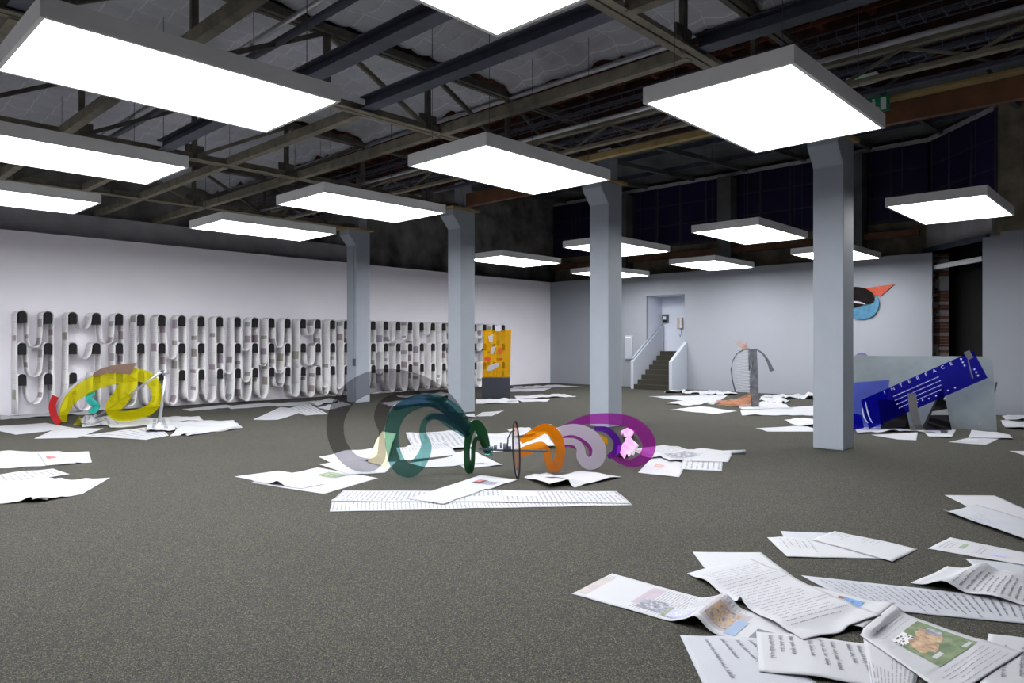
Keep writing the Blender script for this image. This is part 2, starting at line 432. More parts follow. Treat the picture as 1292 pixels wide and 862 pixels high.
# niche lining behind the opening
nl = MB().box(XW+0.12, 23.5, NY1, NY1+0.1, 0, NZ1+0.1).box(XW+0.12, 23.5, NY0-0.1, NY0, 0, NZ1+0.1).box(23.5, 23.6, NY0-0.1, NY1+0.1, 0, NZ1+0.1).box(XW+0.12, 23.5, NY0, NY1, NZ1, NZ1+0.1)
struct(nl, 'wall_niche', 'lining', label='white lining of the stair niche')
# outer shell of the hall
struct(MB().box(XR, 27, YW+0.7, YW+0.95, 0, 8.2), 'wall_outer_left', 'concrete', label='sooty concrete wall rising above the white partition')
struct(MB().box(XR, 13.2, YW+0.45, YW+0.6, 4.0, 4.75), 'trim_1', 'plaster', label='grimy plaster ledge above the white partition')
struct(MB().box(26.7, 26.95, YR, YW+0.95, 0, 8.2), 'wall_outer_back', 'black', label='black outer wall beyond the back partition')
struct(MB().box(XR-0.25, XR, YR, YW+0.95, 0, 8.2), 'wall_rear', 'wall_white', label='pale wall behind the camera')
struct(MB().box(XR-0.25, 27, YR-0.25, YR, 0, 8.2), 'wall_outer_right', 'wall_white', label='pale wall to the right of the hall')
# ------------------------------------------------------------------ stairs in the niche
st = empty('staircase', (21.4, 13.63, 0), 0, 'dark carpeted stairs climbing into the wall niche', 'stairs')
RISE, GO = NZ0/8, 0.25
for i in range(8):
    part(MB().box(21.4+i*GO, 23.49 if i == 7 else 21.4+(i+1)*GO+0.02, NY0+0.021, NY1-0.125, 0, (i+1)*RISE), 'step', 'carpet_black', st, 0.008)
# parapets
for nm, y0, y1, xe, lab in (('side_parapet', NY1-0.12, NY1-0.002, 23.4, 'white sloping parapet with grey handrail on the stairs'), ('side_parapet', NY0-0.1, NY0+0.02, XW-0.002, 'white sloping parapet wall before the stair niche')):
    zt = lambda x: 1.0+(x-21.4)*(RISE/GO)
    pr = MB().prism([(21.4, 0), (xe, 0), (xe, zt(xe)), (21.4, zt(21.4))], 'y', y0, y1)
    o = pr.build('stair_parapet', 'parapet'); tag(o, lab, 'parapet')
hr = MB(); hr.bar((21.42, NY1-0.06, 1.07), (23.38, NY1-0.06, 1.07+1.96*RISE/GO), 0.05, 0.06)
tag(hr.build('handrail', 'column'), 'grey handrail along the stair parapet', 'handrail')
# things on the niche back wall
bx = empty('wall_telephone', (23.449, 13.62, 2.37), 0, 'beige intercom handset on the niche wall', 'telephone')
MB().box(-0.04, 0.05, -0.11, 0.11, -0.2, 0.22).build('body', 'beige', bx, bevel=0.02)
MB().box(-0.09, -0.04, -0.11, -0.03, -0.18, 0.2).build('handset', 'plastic', bx, bevel=0.015)
MB().tube([(-0.05, -0.06, -0.18), (-0.06, -0.1, -0.35), (-0.06, -0.04, -0.5), (-0.06, 0.02, -0.38)], 0.012, 6).build('cord', 'dark_steel', bx)
bx = empty('call_box', (23.459, 14.24, 2.56), 0, 'dark grey call box on the niche wall', 'box')
MB().box(-0.06, 0.04, -0.12, 0.12, -0.16, 0.16).build('body', 'dark_steel', bx, bevel=0.015)
MB().box(-0.075, -0.06, -0.05, 0.05, -0.03, 0.08).build('plate', 'plastic', bx)
MB().box(-0.07, -0.06, -0.08, 0.08, -0.12, -0.06).build('speaker_slot', 'black', bx)
wb2 = empty('wall_heater', (XW-0.005, 15.15, 1.48), 0, 'slim white radiator on the wall beside the stairs', 'radiator')
MB().box(-0.1, 0, -0.16, 0.16, -0.45, 0.45).build('casing', 'parapet', wb2, bevel=0.02)
MB().box(-0.115, -0.1, -0.12, 0.12, 0.36, 0.4).build('grille', 'frame', wb2)
# ------------------------------------------------------------------ columns
CX0, CX1 = 11.15, 11.6
CYS = [(3.72, 4.17), (8.02, 8.47), (12.2, 12.65), (16.42, 16.87)]
where = ['beside the zinc sheet', 'behind the magenta spiral', 'with papers at its foot', 'in front of the hanging paper strips']
for i, (y0, y1) in enumerate(CYS):
    root = empty('column', (CX0, y0, 0), 0, 'grey-blue square column with corbel, '+where[i], 'column', 'columns carrying the roof trusses')
    prof = [(CX0, 0), (CX1, 0), (CX1, 4.72), (CX0-0.24, 4.72), (CX0-0.24, 4.58), (CX0, 4.3)]
    part(MB().prism(prof, 'y', y0, y1), 'shaft', 'column', root, 0.012)
    part(MB().box(CX0+0.12, CX1-0.06, y0+0.06, y1-0.1, 4.72, 5.4), 'stub_post', 'column', root)
    part(MB().box(CX0-0.3, CX1+0.1, y0-0.06, y1+0.05, 4.721, 4.77), 'bearing_plate', 'paleboard', root)
    if i == 3:
        part(MB().box(CX0-0.03, CX0-0.001, y0+0.1, y0+0.2, 0.3, 4.2), 'conduit', 'column', root)
        part(MB().box(CX0-0.05, CX0-0.001, y0+0.02, y0+0.1, 1.0, 1.2), 'socket_box', 'dark_steel', root)
# ------------------------------------------------------------------ trusses along X over each column row
TY = [-0.3, 3.95, 8.25, 12.43, 16.65]
ZB, ZT = 4.78, 5.8
for k, y in enumerate(TY):
    root = empty('roof_truss', (-6, y, ZB), 0, 'grimy steel lattice truss spanning over the gallery', 'truss', 'steel roof trusses')
    for dy in (-0.055, 0.055):
        part(MB().prism([(y+dy*0.25, ZB), (y+dy*1.9, ZB), (y+dy*1.9, ZB+0.014), (y+dy*0.4, ZB+0.014), (y+dy*0.4, ZB+0.12), (y+dy*0.25, ZB+0.12)], 'x', -5.98, 11.3), 'bottom_chord', 'cream_steel', root)
        part(MB().box(-6, 11.3, min(y+dy*0.3, y+dy*1.6), max(y+dy*0.3, y+dy*1.6), ZT-0.1, ZT), 'top_chord', 'brown_steel', root)
    xs = [1.68-1.73*4+1.73*j for j in range(10)]
    for j, x in enumerate(xs):
        part(MB().box(x-0.04, x+0.04, y-0.03, y+0.03, ZB, ZT), 'vertical', 'brown_steel', root)
        if j+1 < len(xs):
            a, b = ((x, y, ZT-0.08), (xs[j+1], y, ZB+0.06)) if x > 4 else ((x, y, ZB+0.06), (xs[j+1], y, ZT-0.08))
            if k % 2 and x > 4: a, b = (a[0], y, ZB+0.06), (b[0], y, ZT-0.08)
            part(MB().bar(a, b, 0.05, 0.06), 'diagonal', 'cream_steel' if j % 3 == 0 else 'brown_steel', root)
        part(MB().box(x-0.16, x+0.16, y-0.012, y+0.012, ZB+0.02, ZB+0.26), 'gusset', 'brown_steel', root)
# tie beams along Y, one per bay
bays = [(YR, TY[0])]+list(zip(TY[:-1], TY[1:]))+[(TY[-1], YW+0.7)]
ties = {1.7: 'ccdccc', 3.15: 'cccccc', 4.6: 'ddddcc', 5.72: 'cccdcc'[:2]+'dccc', 7.1: 'ddcccc', }
for x, mats in ties.items():
    for (y0, y1), c in zip(bays, mats):
        dark = c == 'd'
        if dark:
            z0, z1, wd = ZB+0.04, ZB+0.2, 0.1
            mb = MB().prism([(x-wd, z0), (x+wd, z0), (x+wd, z0+0.015), (x+0.01, z0+0.015), (x+0.01, z1-0.015), (x+wd, z1-0.015), (x+wd, z1), (x-wd, z1), (x-wd, z1-0.015), (x-0.01, z1-0.015), (x-0.01, z0+0.015), (x-wd, z0+0.015)], 'y', y0+0.06, y1-0.06)
        else:
            z0, z1 = ZB-0.01, ZB+0.13
            mb = MB().prism([(x-0.05, z0), (x+0.07, z0), (x+0.07, z0+0.015), (x-0.035, z0+0.015), (x-0.035, z1), (x-0.05, z1)], 'y', y0+0.06, y1-0.06)
        tag(mb.build('tie_beam', 'dark_steel' if dark else 'cream_steel'), 'dark blue-grey steel I-beam between two roof trusses' if dark else 'aged cream steel angle tie between two roof trusses', 'beam', 'dark tie beams' if dark else 'cream tie beams')
# lattice girder along Y and timber edge beam over the columns
def lattice(x, z0, z1, mat, label, dark):
    root = empty('lattice_girder', (x, 0, z0), 0, label, 'girder')
    for z in (z0, z1): part(MB().box(x-0.05, x+0.05, YR, YW+0.6, z, z+0.05), 'chord', mat, root)
    y = YR; i = 0
    while y < YW:
        part(MB().bar((x, y, z0+0.03 if i % 2 else z1), (x, y+0.7, z1 if i % 2 else z0+0.03), 0.03), 'web_bar', mat, root)
        y += 0.7; i += 1
lattice(9.15, 4.75, 5.05, 'cream_steel', 'cream lattice girder above the square lamps', 0)
lattice(10.75, 5.12, 5.5, 'dark_steel', 'dark lattice girder above the timber beam', 1)
tag(MB().box(11.22, 11.34, YR, 3.6, 4.79, 5.08).build('timber_beam', 'wood'), 'reddish brown timber beam beyond the exit sign', 'beam')
tag(MB().box(11.22, 11.34, 8.9, 12.1, 4.79, 5.08).build('timber_beam', 'wood'), 'reddish brown timber beam between two columns', 'beam')
tag(MB().box(11.0, 11.21, YR, 3.6, 5.085, 5.12).build('timber_board', 'paleboard'), 'pale yellow board lying along the timber beam', 'board')
tag(MB().box(10.1, 10.22, 5.0, 9.6, 4.86, 4.96).build('timber_board', 'paleboard'), 'short pale yellow plank under the roof by the columns', 'board')
# conduits and cables
for x, z, r, y0, y1, lab in ((8.62, 5.72, 0.04, YR, 18.5, 'bright steel conduit along the edge of the quilted ceiling'), (8.5, 4.9, 0.03, YR, 18.5, 'bright steel conduit under the dark roof boards'), (4.08, 5.25, 0.03, -2, 17, 'bright steel conduit under the quilted ceiling')):
    tag(MB().tube([(x, y0, z), (x, y1, z)], r, 10).build('conduit', 'galv'), lab, 'conduit')
tag(MB().tube([(4.42, -2, 5.4), (4.42, 8, 5.36), (4.4, 17, 5.4)], 0.05, 8).build('cable_bundle', 'dark_steel'), 'dark cable bundle under the quilted ceiling', 'cable')
for x, z in ((8.95, 5.25), (10.0, 5.2)):
    root = empty('cable_tray', (x, 0, z), 0, 'dark wire cable tray hung under the roof', 'cable tray', 'wire cable trays')
    for dx in (-0.13, 0, 0.13): part(MB().box(x+dx-0.006, x+dx+0.006, YR, 18, z, z+0.012), 'long_wire', 'dark_steel', root)
    for dx in (-0.14, 0.14): part(MB().box(x+dx-0.006, x+dx+0.006, YR, 18, z+0.08, z+0.1), 'side_wire', 'dark_steel', root)
    mb = MB()
    y = YR
    while y < 18:
        mb.bar((x-0.14, y, z+0.09), (x-0.14, y, z), 0.008).bar((x-0.14, y, z), (x+0.14, y, z), 0.008).bar((x+0.14, y, z), (x+0.14, y, z+0.09), 0.008); y += 0.22
    part(mb, 'cross_wire', 'dark_steel', root)['kind'] = 'stuff'
# ------------------------------------------------------------------ ceiling: quilted blankets, bare roof, high dark roof
ce = MB().box(XR, 11.6, YR, YW+0.95, 6.75, 6.9).box(11.5, 11.6, YR, YW+0.7, 5.45, 6.75)
struct(ce, 'ceiling', 'deck', label='dark red tiled roof underside')
for i in range(33):
    y = YR+0.4+i*0.75
    o = MB().box(8.2, 11.5, y-0.045, y+0.045, 6.55, 6.75).build('rafter', 'rafter'); o.parent = bpy.data.objects['ceiling']
for i in range(5):
    x = 8.75+i*0.6
    o = MB().box(x-0.025, x+0.025, YR, YW+0.6, 6.5, 6.55).build('batten', 'rafter'); o.parent = bpy.data.objects['ceiling']
def blanket_z(x, y, y0, y1, k):
    t = (y-y0)/(y1-y0)
    cx = abs(math.sin(math.pi*x/0.34)); cy = abs(math.sin(math.pi*y/0.46))
    z = 6.05-0.12*(2*t-1)**2 - 0.055*(cx**0.6)*(0.4+0.6*cy)-0.05*cy**0.7
    z += 0.06*noise.noise(Vector((x*0.9, y*0.9, k*3.1)))+0.02*noise.noise(Vector((x*4, y*4, 1)))
    if x > 8.42: z -= 1.7*(x-8.42)*(0.6+0.5*noise.noise(Vector((0, y*2.3, 5))))
    return max(z, 5.765)                 # the free edge comes to rest on the conduit
def blanket(y0, y1, k):
    nx, ny = 210, max(12, int((y1-y0)/0.07)); x0, x1 = XR+0.02, 8.62
    vs = []; fs = []
    for i in range(nx+1):
        x = x0+(x1-x0)*i/nx
        for j in range(ny+1):
            y = y0+(y1-y0)*j/ny
            vs.append((x, y, blanket_z(x, y, y0, y1, k)))
    for i in range(nx):
        for j in range(ny):
            a = i*(ny+1)+j; fs.append((a, a+ny+1, a+ny+2, a+1))
    me = bpy.data.meshes.new('quilted_blanket'); me.from_pydata(vs, [], fs); me.update(); me.materials.append(M['quilt'])
    for p in me.polygons: p.use_smooth = True
    o = bpy.data.objects.new('quilted_blanket', me); col.objects.link(o)
    tag(o, 'sagging grey quilted insulation blanket between two roof trusses', 'insulation', 'quilted ceiling blankets')
    s = o.modifiers.new('solid', 'SOLIDIFY'); s.thickness = 0.03; s.offset = 1
BB_ = [(y0+0.1, y1-0.1) for y0, y1 in bays]
for k, (y0, y1) in enumerate(BB_): blanket(y0, y1, k)
def roof_at(x, y):
    """underside of whatever hangs above a point"""
    if x > 11: return 7.75
    for k, (y0, y1) in enumerate(BB_):
        if y0 <= y <= y1: return blanket_z(x, y, y0, y1, k)
    return ZT
# high roof beyond the columns with sloping rafters
XG = 23.4
struct(MB().box(11.5, 27, YR-0.25, YW+0.95, 7.75, 7.9), 'ceiling_back', 'roof_dark', label='high dark roof beyond the columns')
for i in range(13):
    y = -5+i*2.0
    o = MB().bar((11.7, y, 6.9), (XG, y, 7.62), 0.1, 0.14).build('rafter', 'roof_dark'); o.parent = bpy.data.objects['ceiling_back']
for i in range(5):
    x = 13+i*2.2
    o = MB().box(x-0.05, x+0.05, YR, YW+0.6, 7.6, 7.75).build('purlin', 'dark_steel'); o.parent = bpy.data.objects['ceiling_back']
# ------------------------------------------------------------------ dark glazed screen above the back partition
gc = Vector((XG, 5.41)); ge = Vector((21.35, 3.46))
def screen(name, a, b, z0, z1, nv, nh, mat_g, label):
    a = Vector((a[0], a[1], 0)); b = Vector((b[0], b[1], 0)); root = empty(name, a, 0)
    root['kind'] = 'structure'; root['label'] = label
    d = (b-a); L = d.length
    for i in range(nv+1):
        p = a+d*(i/nv)
        part(MB().bar(p+Vector((0, 0, z0)), p+Vector((0, 0, z1)), 0.07), 'mullion', 'mullion', root)
    for j in range(nh+1):
        z = z0+(z1-z0)*j/nh
        part(MB().bar(a+Vector((0, 0, z)), b+Vector((0, 0, z)), 0.05 if 0 < j < nh else 0.12), 'transom', 'mullion' if j < nh else 'plaster', root)
    for i in range(nv):
        for j in range(nh):
            p = a+d*((i+0.5)/nv); zc = z0+(z1-z0)*(j+0.5)/nh; n = Vector((-d.y, d.x, 0)).normalized()
            q0 = a+d*(i/nv)+d.normalized()*0.03; q1 = a+d*((i+1)/nv)-d.normalized()*0.03
            part(MB().bar(q0+Vector((0, 0, zc)), q1+Vector((0, 0, zc)), 0.02, (z1-z0)/nh-0.04), 'pane', mat_g, root)
screen('window_1', (XG, YW+0.6), gc, 5.3, 7.55, 14, 3, 'glassblue', 'dark blue glazed screen above the back partition')
screen('window_2', gc, ge, 5.3, 7.55, 3, 3, 'glassblue', 'angled dark blue glazed screen at the corner')
struct(MB().box(XG, XG+0.25, 5.41, NY0-0.1, 0, 5.24).box(XG, XG+0.25, NY1+0.1, YW+0.6, 0, 5.24).box(XG, XG+0.25, NY0-0.1, NY1+0.1, NZ1+0.1, 5.24), 'wall_old_back', 'oldwall', label='old grey-brown wall beneath the glazed screen')
struct(MB().box(XG-0.35, XG-0.2, 5.6, YW+0.5, 4.75, 4.95), 'trim_2', 'wood', label='brown timber rail below the glazed screen')
struct(MB().box(21.35, 21.7, -6, 3.46, 0, 8), 'wall_old_right', 'oldwall', label='old rendered wall rising behind the right partition')
# masonry posts standing against the old wall
for y in (7.35, 11.6, 15.9):
    tag(MB().box(XG-0.5, XG-0.02, y-0.25, y+0.25, 4.3, 7.4).build('wall_pier', 'roof_dark'), 'dark grey pier in front of the glazed screen', 'pier', 'piers of the glazed screen')
# doorway between the partitions: brick pier, steel post, lintel, dark void and an unlit tube
dv = (ge-gc).normalized(); dn = Vector((dv.y, -dv.x))
def dp(s, off=0.0, z=0.0):
    p = gc+dv*s+dn*off; return Vector((p.x, p.y, z))
dl = (ge-gc).length
struct(MB().add([dp(0, -0.2, 4.35), dp(dl, -0.2, 4.35), dp(dl, 0.1, 4.35), dp(0, 0.1, 4.35), dp(0, -0.2, 5.24), dp(dl, -0.2, 5.24), dp(dl, 0.1, 5.24), dp(0, 0.1, 5.24)], [(3, 2, 1, 0), (4, 5, 6, 7), (0, 1, 5, 4), (1, 2, 6, 5), (2, 3, 7, 6), (3, 0, 4, 7)]), 'wall_lintel', 'plaster', label='grey panel over the dark doorway')
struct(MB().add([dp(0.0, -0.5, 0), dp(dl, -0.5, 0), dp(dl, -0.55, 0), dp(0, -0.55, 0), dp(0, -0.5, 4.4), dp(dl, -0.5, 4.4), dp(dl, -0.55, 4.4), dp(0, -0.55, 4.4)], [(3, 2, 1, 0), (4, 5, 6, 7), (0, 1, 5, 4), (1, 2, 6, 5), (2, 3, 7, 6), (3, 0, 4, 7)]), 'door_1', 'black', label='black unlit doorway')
lb = MB().bar(dp(0.05, 0.2, 4.3), dp(dl, 0.2, 4.3), 0.1, 0.14)
tag(lb.build('lintel_beam', 'dark_steel'), 'blue-grey steel lintel over the dark doorway', 'beam')
lb = MB().bar(dp(0.35, 0.32, 3.75), dp(dl, 0.32, 3.75), 0.1, 0.13)
tag(lb.build('batten_lamp', 'plastic', bevel=0.02), 'unlit white tube batten across the dark doorway', 'lamp')
tag(MB().bar(dp(0.2, 0.24, 0), dp(0.2, 0.24, 4.22), 0.1, 0.08).build('steel_post', 'frame'), 'grey steel post beside the brick pier', 'post')
bp_ = empty('brick_pier', dp(0.42, 0.0), 0, 'worn red brick pier beside the dark doorway', 'pier')
for r in range(52):
    z0 = r*0.08
    if z0 > 4.1: break
    for c in range(2 if r % 2 == 0 else 3):
        s0, s1 = ((0.26+0.22*c, 0.46+0.22*c) if r % 2 == 0 else ((0.26, 0.35), (0.37, 0.57), (0.59, 0.68))[c])
        pr = random.uniform(0, 0.025)
        part(MB().add([dp(s0, -0.15, z0), dp(s1, -0.15, z0), dp(s1, 0.1+pr, z0), dp(s0, 0.1+pr, z0), dp(s0, -0.15, z0+0.07), dp(s1, -0.15, z0+0.07), dp(s1, 0.1+pr, z0+0.07), dp(s0, 0.1+pr, z0+0.07)], [(3, 2, 1, 0), (4, 5, 6, 7), (0, 1, 5, 4), (1, 2, 6, 5), (2, 3, 7, 6), (3, 0, 4, 7)]), 'brick', 'brick' if random.random() < 0.7 else 'plaster', bp_)
part(MB().add([dp(0.265, -0.15, 0), dp(0.675, -0.15, 0), dp(0.675, 0.09, 0), dp(0.265, 0.09, 0), dp(0.265, -0.15, 4.15), dp(0.675, -0.15, 4.15), dp(0.675, 0.09, 4.15), dp(0.265, 0.09, 4.15)], [(3, 2, 1, 0), (4, 5, 6, 7), (0, 1, 5, 4), (1, 2, 6, 5), (2, 3, 7, 6), (3, 0, 4, 7)]), 'mortar', 'plaster', bp_)
# ------------------------------------------------------------------ hanging lamps
PZ, PLX, PLY, PTH = 3.95, 2.494, 1.477, 0.155
lamps = [(1.37, 5.95), (1.42, 9.64), (1.4, 13.12), (1.38, 2.35), (5.92, 2.37), (5.87, 5.98), (5.96, 9.65), (5.97, 13.21), (13.24, 2.26), (13.49, 6.09), (13.4, 9.52), (13.52, 13.2), (18.56, 6.04), (18.42, 9.59), (18.51, 13.38), (-3.17, 5.95), (-3.17, 9.59), (-3.17, 13.14)]
def lamp_meshes():
    t = 0.035
    fr = MB().box(0, PLX, 0, t, 0, PTH).box(0, PLX, PLY-t, PLY, 0, PTH).box(0, t, t, PLY-t, 0, PTH).box(PLX-t, PLX, t, PLY-t, 0, PTH).box(t, PLX-t, t, PLY-t, PTH-0.03, PTH)
    df = MB().box(t, PLX-t, t, PLY-t, 0.006, 0.03)
    wi = MB().tube([(0, 0, PTH), (0, 0, 1.8)], 0.004, 5)
    root = empty('light_panel', (0, 0, PZ), 0, 'large white glowing rectangular light panel hung on thin wires', 'ceiling lamp', 'hanging light panels')
    fr.build('frame', 'frame', root); df.build('diffuser', 'diffuser', root)
    for x in (0.25, PLX-0.25):
        for y in (0.2, PLY-0.2): wi.build('hanging_wire', 'dark_steel', root, (x, y, 0))
    return root
lp0 = lamp_meshes()
def copy_tree(o, parent=None):
    c = o.copy(); col.objects.link(c)
    if parent is not None: c.parent = parent
    for ch in list(o.children): copy_tree(ch, c)
    return c
LW = ['over the open carpet away from the columns']*4+['before the column beside the zinc sheet', 'before the column behind the magenta spiral', 'before the column with papers at its foot', 'before the column by the hanging strips', 'beside the dark doorway', 'beyond the column beside the zinc sheet', 'beyond the column behind the magenta spiral', 'before the far end of the peg wall', 'above the wall artwork', 'above the plank sculpture', 'above the stair niche']+['over the open carpet away from the columns']*3
for i, (x, y) in enumerate(lamps):
    o = lp0 if i == 0 else copy_tree(lp0)
    o.location = (x, y, PZ); o['label'] = 'large glowing white light panel hung '+LW[i]
    for ch in o.children:
        if ch.name.startswith('hanging_wire'):
            top = roof_at(x+ch.location.x, y+ch.location.y)+0.006
            ch.scale.z = (top-PZ)/1.8
# ------------------------------------------------------------------ pegs and looped paper strips on the left wall
PX0, PDX, NP = 3.942, 0.4895, 32
ROWZ = [2.31, 1.615, 0.935]           # peg tops
PYF = YW-0.52                        # peg front
PW, PH = 0.138, 0.25
prof = [(-PW/2, -PH), (PW/2, -PH)]+[(PW/2-0.045+0.045*math.cos(a), -0.045+0.045*math.sin(a)) for a in (0, 0.5, 1.05, math.pi/2)]+[(-PW/2+0.045+0.045*math.cos(a), -0.045+0.045*math.sin(a)) for a in (math.pi/2, 2.09, 2.64, math.pi)]
pegm = None
rown = ['top', 'middle', 'bottom']
for r in range(3):
    for i in range(NP):
        if pegm is None:
            o = MB().prism(prof, 'y', -0.52, 0.0).build('wall_peg', 'peg'); pegm = o.data
        else:
            o = bpy.data.objects.new('wall_peg', pegm); col.objects.link(o)
        o.location = (PX0+i*PDX, YW, ROWZ[r])
        tag(o, 'black round-topped peg on the white wall, '+rown[r]+' row', 'peg', rown[r]+' row of wall pegs')
# how low each loop between neighbouring pegs hangs (z of its lowest point); None = to the carpet
rs = random.Random(11)
dip1 = [1.52, 0.12, 1.95, 1.6, 1.42, 0.1, 1.22, 0.06, 2.0, 0.8, 1.42, 0.98, 1.5, 1.48, 1.86, 0.3, 0.25, 1.1, 0.9, 1.3, 1.7, 1.75, 1.05, 1.9, 0.4, 1.6, 0.3, 1.4, 1.8, 0.6, 1.3]
def strip_path(r, i0, i1, dips, e0, e1):
    z = ROWZ[r]; g = 0.014+0.01*(2-r); h = PW/2+g; pts = []
    xs = PX0+i0*PDX
    if e0 is not None: pts += [(xs-h-0.004, e0), (xs-h-0.002, e0+0.25*(z-e0)), (xs-h, z-0.3)]
    for i in range(i0, i1+1):
        x = PX0+i*PDX
        pts += [(x-h, z-0.05), (x-h+0.02, z-0.012), (x-h+0.055, z+g*0.6), (x, z+g), (x+h-0.055, z+g*0.6), (x+h-0.02, z-0.012), (x+h, z-0.05)]
        if i < i1:
            zb = dips[i]; xa, xb = x+h, x+PDX-h; m = (xa+xb)/2; hw = (xb-xa)/2
            for t in (-0.97, -0.9, -0.78, -0.6, -0.4, -0.2, 0, 0.2, 0.4, 0.6, 0.78, 0.9, 0.97):
                dep = z-0.05-zb
                k = min(dep, 0.3)
                pts.append((m+hw*t, zb+k*abs(t)**2.2*0.55+(dep-k*0.55)*abs(t)**14))
    x = PX0+i1*PDX
    if e1 is not None: pts += [(x+h, z-0.3), (x+h+0.002, e1+0.25*(z-e1)), (x+h+0.004, e1)]
    return pts
def strip_mesh(pts, seed):
    y0, y1 = YW-0.025, YW-0.505
    vs = []; fs = []; uv = []; L = 0
    for i, (x, z) in enumerate(pts):
        if i: L += math.hypot(x-pts[i-1][0], z-pts[i-1][1])
        jit = 0.003*noise.noise(Vector((x*5, z*5, seed)))
        for j, t in enumerate((0, 0.5, 1)):
            vs.append((x+jit*t, y0+(y1-y0)*t, z+0.003*noise.noise(Vector((x*3, t*2, seed))))); uv.append((t, L/0.48))
    for i in range(len(pts)-1):
        for j in range(2):
            a = i*3+j; fs.append((a, a+1, a+4, a+3))
    return vs, fs, uv
def sheet_obj(name, vs, fs, uv, mat, thick=0.0015, smooth=True):
    me = bpy.data.meshes.new(name); me.from_pydata(vs, [], fs); me.update()
    ul = me.uv_layers.new(name='UVMap')
    for lp in me.loops: ul.data[lp.index].uv = uv[lp.vertex_index]
    me.materials.append(M[mat])
    for p in me.polygons: p.use_smooth = smooth
    o = bpy.data.objects.new(name, me); col.objects.link(o)
    if thick:
        s = o.modifiers.new('solid', 'SOLIDIFY'); s.thickness = thick; s.offset = 1
    return o
# lowest paper so far in each gap between pegs: a lower row always loops below it, so no strip passes through another
low = [9.0]*(NP-1)
for r in range(3):
    runs = []; i = 0
    for n in ((5, 4, 5, 4, 5, 4, 5), (4, 5, 5, 4, 5, 4, 5), (4,)*8)[r]:
        runs.append((i, i+n-1)); i += n
    floor_z = 0.13-0.04*r
    dips = []
    for i in range(NP-1):
        if r == 0: d = max(floor_z, dip1[i])
        else:
            hi = min(ROWZ[r]-0.22, low[i]-0.12)
            if hi > floor_z: d = rs.uniform(max(floor_z, hi-0.75), hi) if rs.random() < 0.5 else floor_z
            else: d = max(floor_z, low[i]-0.035)
        dips.append(d)
    ends = {}
    for i, j in runs:
        e0 = 0.05 if i == 0 else rs.choice((1.35, 0.6, 0.9) if r == 0 else (0.2, 0.35, 0.5))
        e1 = rs.choice((0.3, 0.5, 0.8)) if r < 2 else 0.2
        e0 = min(e0, ROWZ[r]-0.4); e1 = min(e1, ROWZ[r]-0.4)
        vs, fs, uv = strip_mesh(strip_path(r, i, j, dips, e0, e1), i+r*10)
        o = sheet_obj('paper_strip', vs, fs, uv, 'wallnews', 0.002)
        tag(o, 'long printed paper strip looped over the '+rown[r]+' row of wall pegs', 'paper strip', 'strips over the '+rown[r]+' row of pegs')
        if i > 0: ends[i-1] = min(e0, ends.get(i-1, 9))
        if j < NP-1: ends[j] = min(e1, ends.get(j, 9))
    for i in range(NP-1): low[i] = min(low[i], ends.get(i, dips[i]))
# ------------------------------------------------------------------ sheets on the carpet
ORD = [0]
class Sheet: pass
CELL = 0.03
PILE = {}                                   # height of the paper pile, cell by cell
def under(x, y):
    a, b = math.floor(x/CELL), math.floor(y/CELL)
    return max(PILE.get((a+i, b+j), 0.0) for i in (-1, 0, 1) for j in (-1, 0, 1))
# where standing things press the papers flat: floor lines under the sculptures
FEET = [(fl(a, b), fl(c_, d)) for a, b, c_, d in ((425, 596, 492, 596), (492, 603, 542, 603), (588, 600, 600, 598), (652, 604.5, 655, 604.5), (686, 597, 711, 597), (732, 594, 760, 594), (772, 590, 822, 590),
        (64, 536, 206, 536), (946, 513.5, 958, 513.5), (1048, 531, 1258, 544.5), (1062, 540, 1116, 540), (1108, 541.5, 1148, 541.5), (1088, 542.4, 1112, 543), (1166, 543.3, 1201, 543.3), (1152, 543, 1178, 546), (1066, 545, 1090, 545), (606, 503.5, 646, 503.5))]
def clearance(q):
    d = 9.0
    for a, b in FEET:
        ab = b-a; k = max(0, min(1, (q-a).dot(ab)/max(1e-6, ab.dot(ab))))
        d = min(d, (q-a-ab*k).length)
    t = max(0, min(1, (d-0.05)/0.3))
    return t*t*(3-2*t)
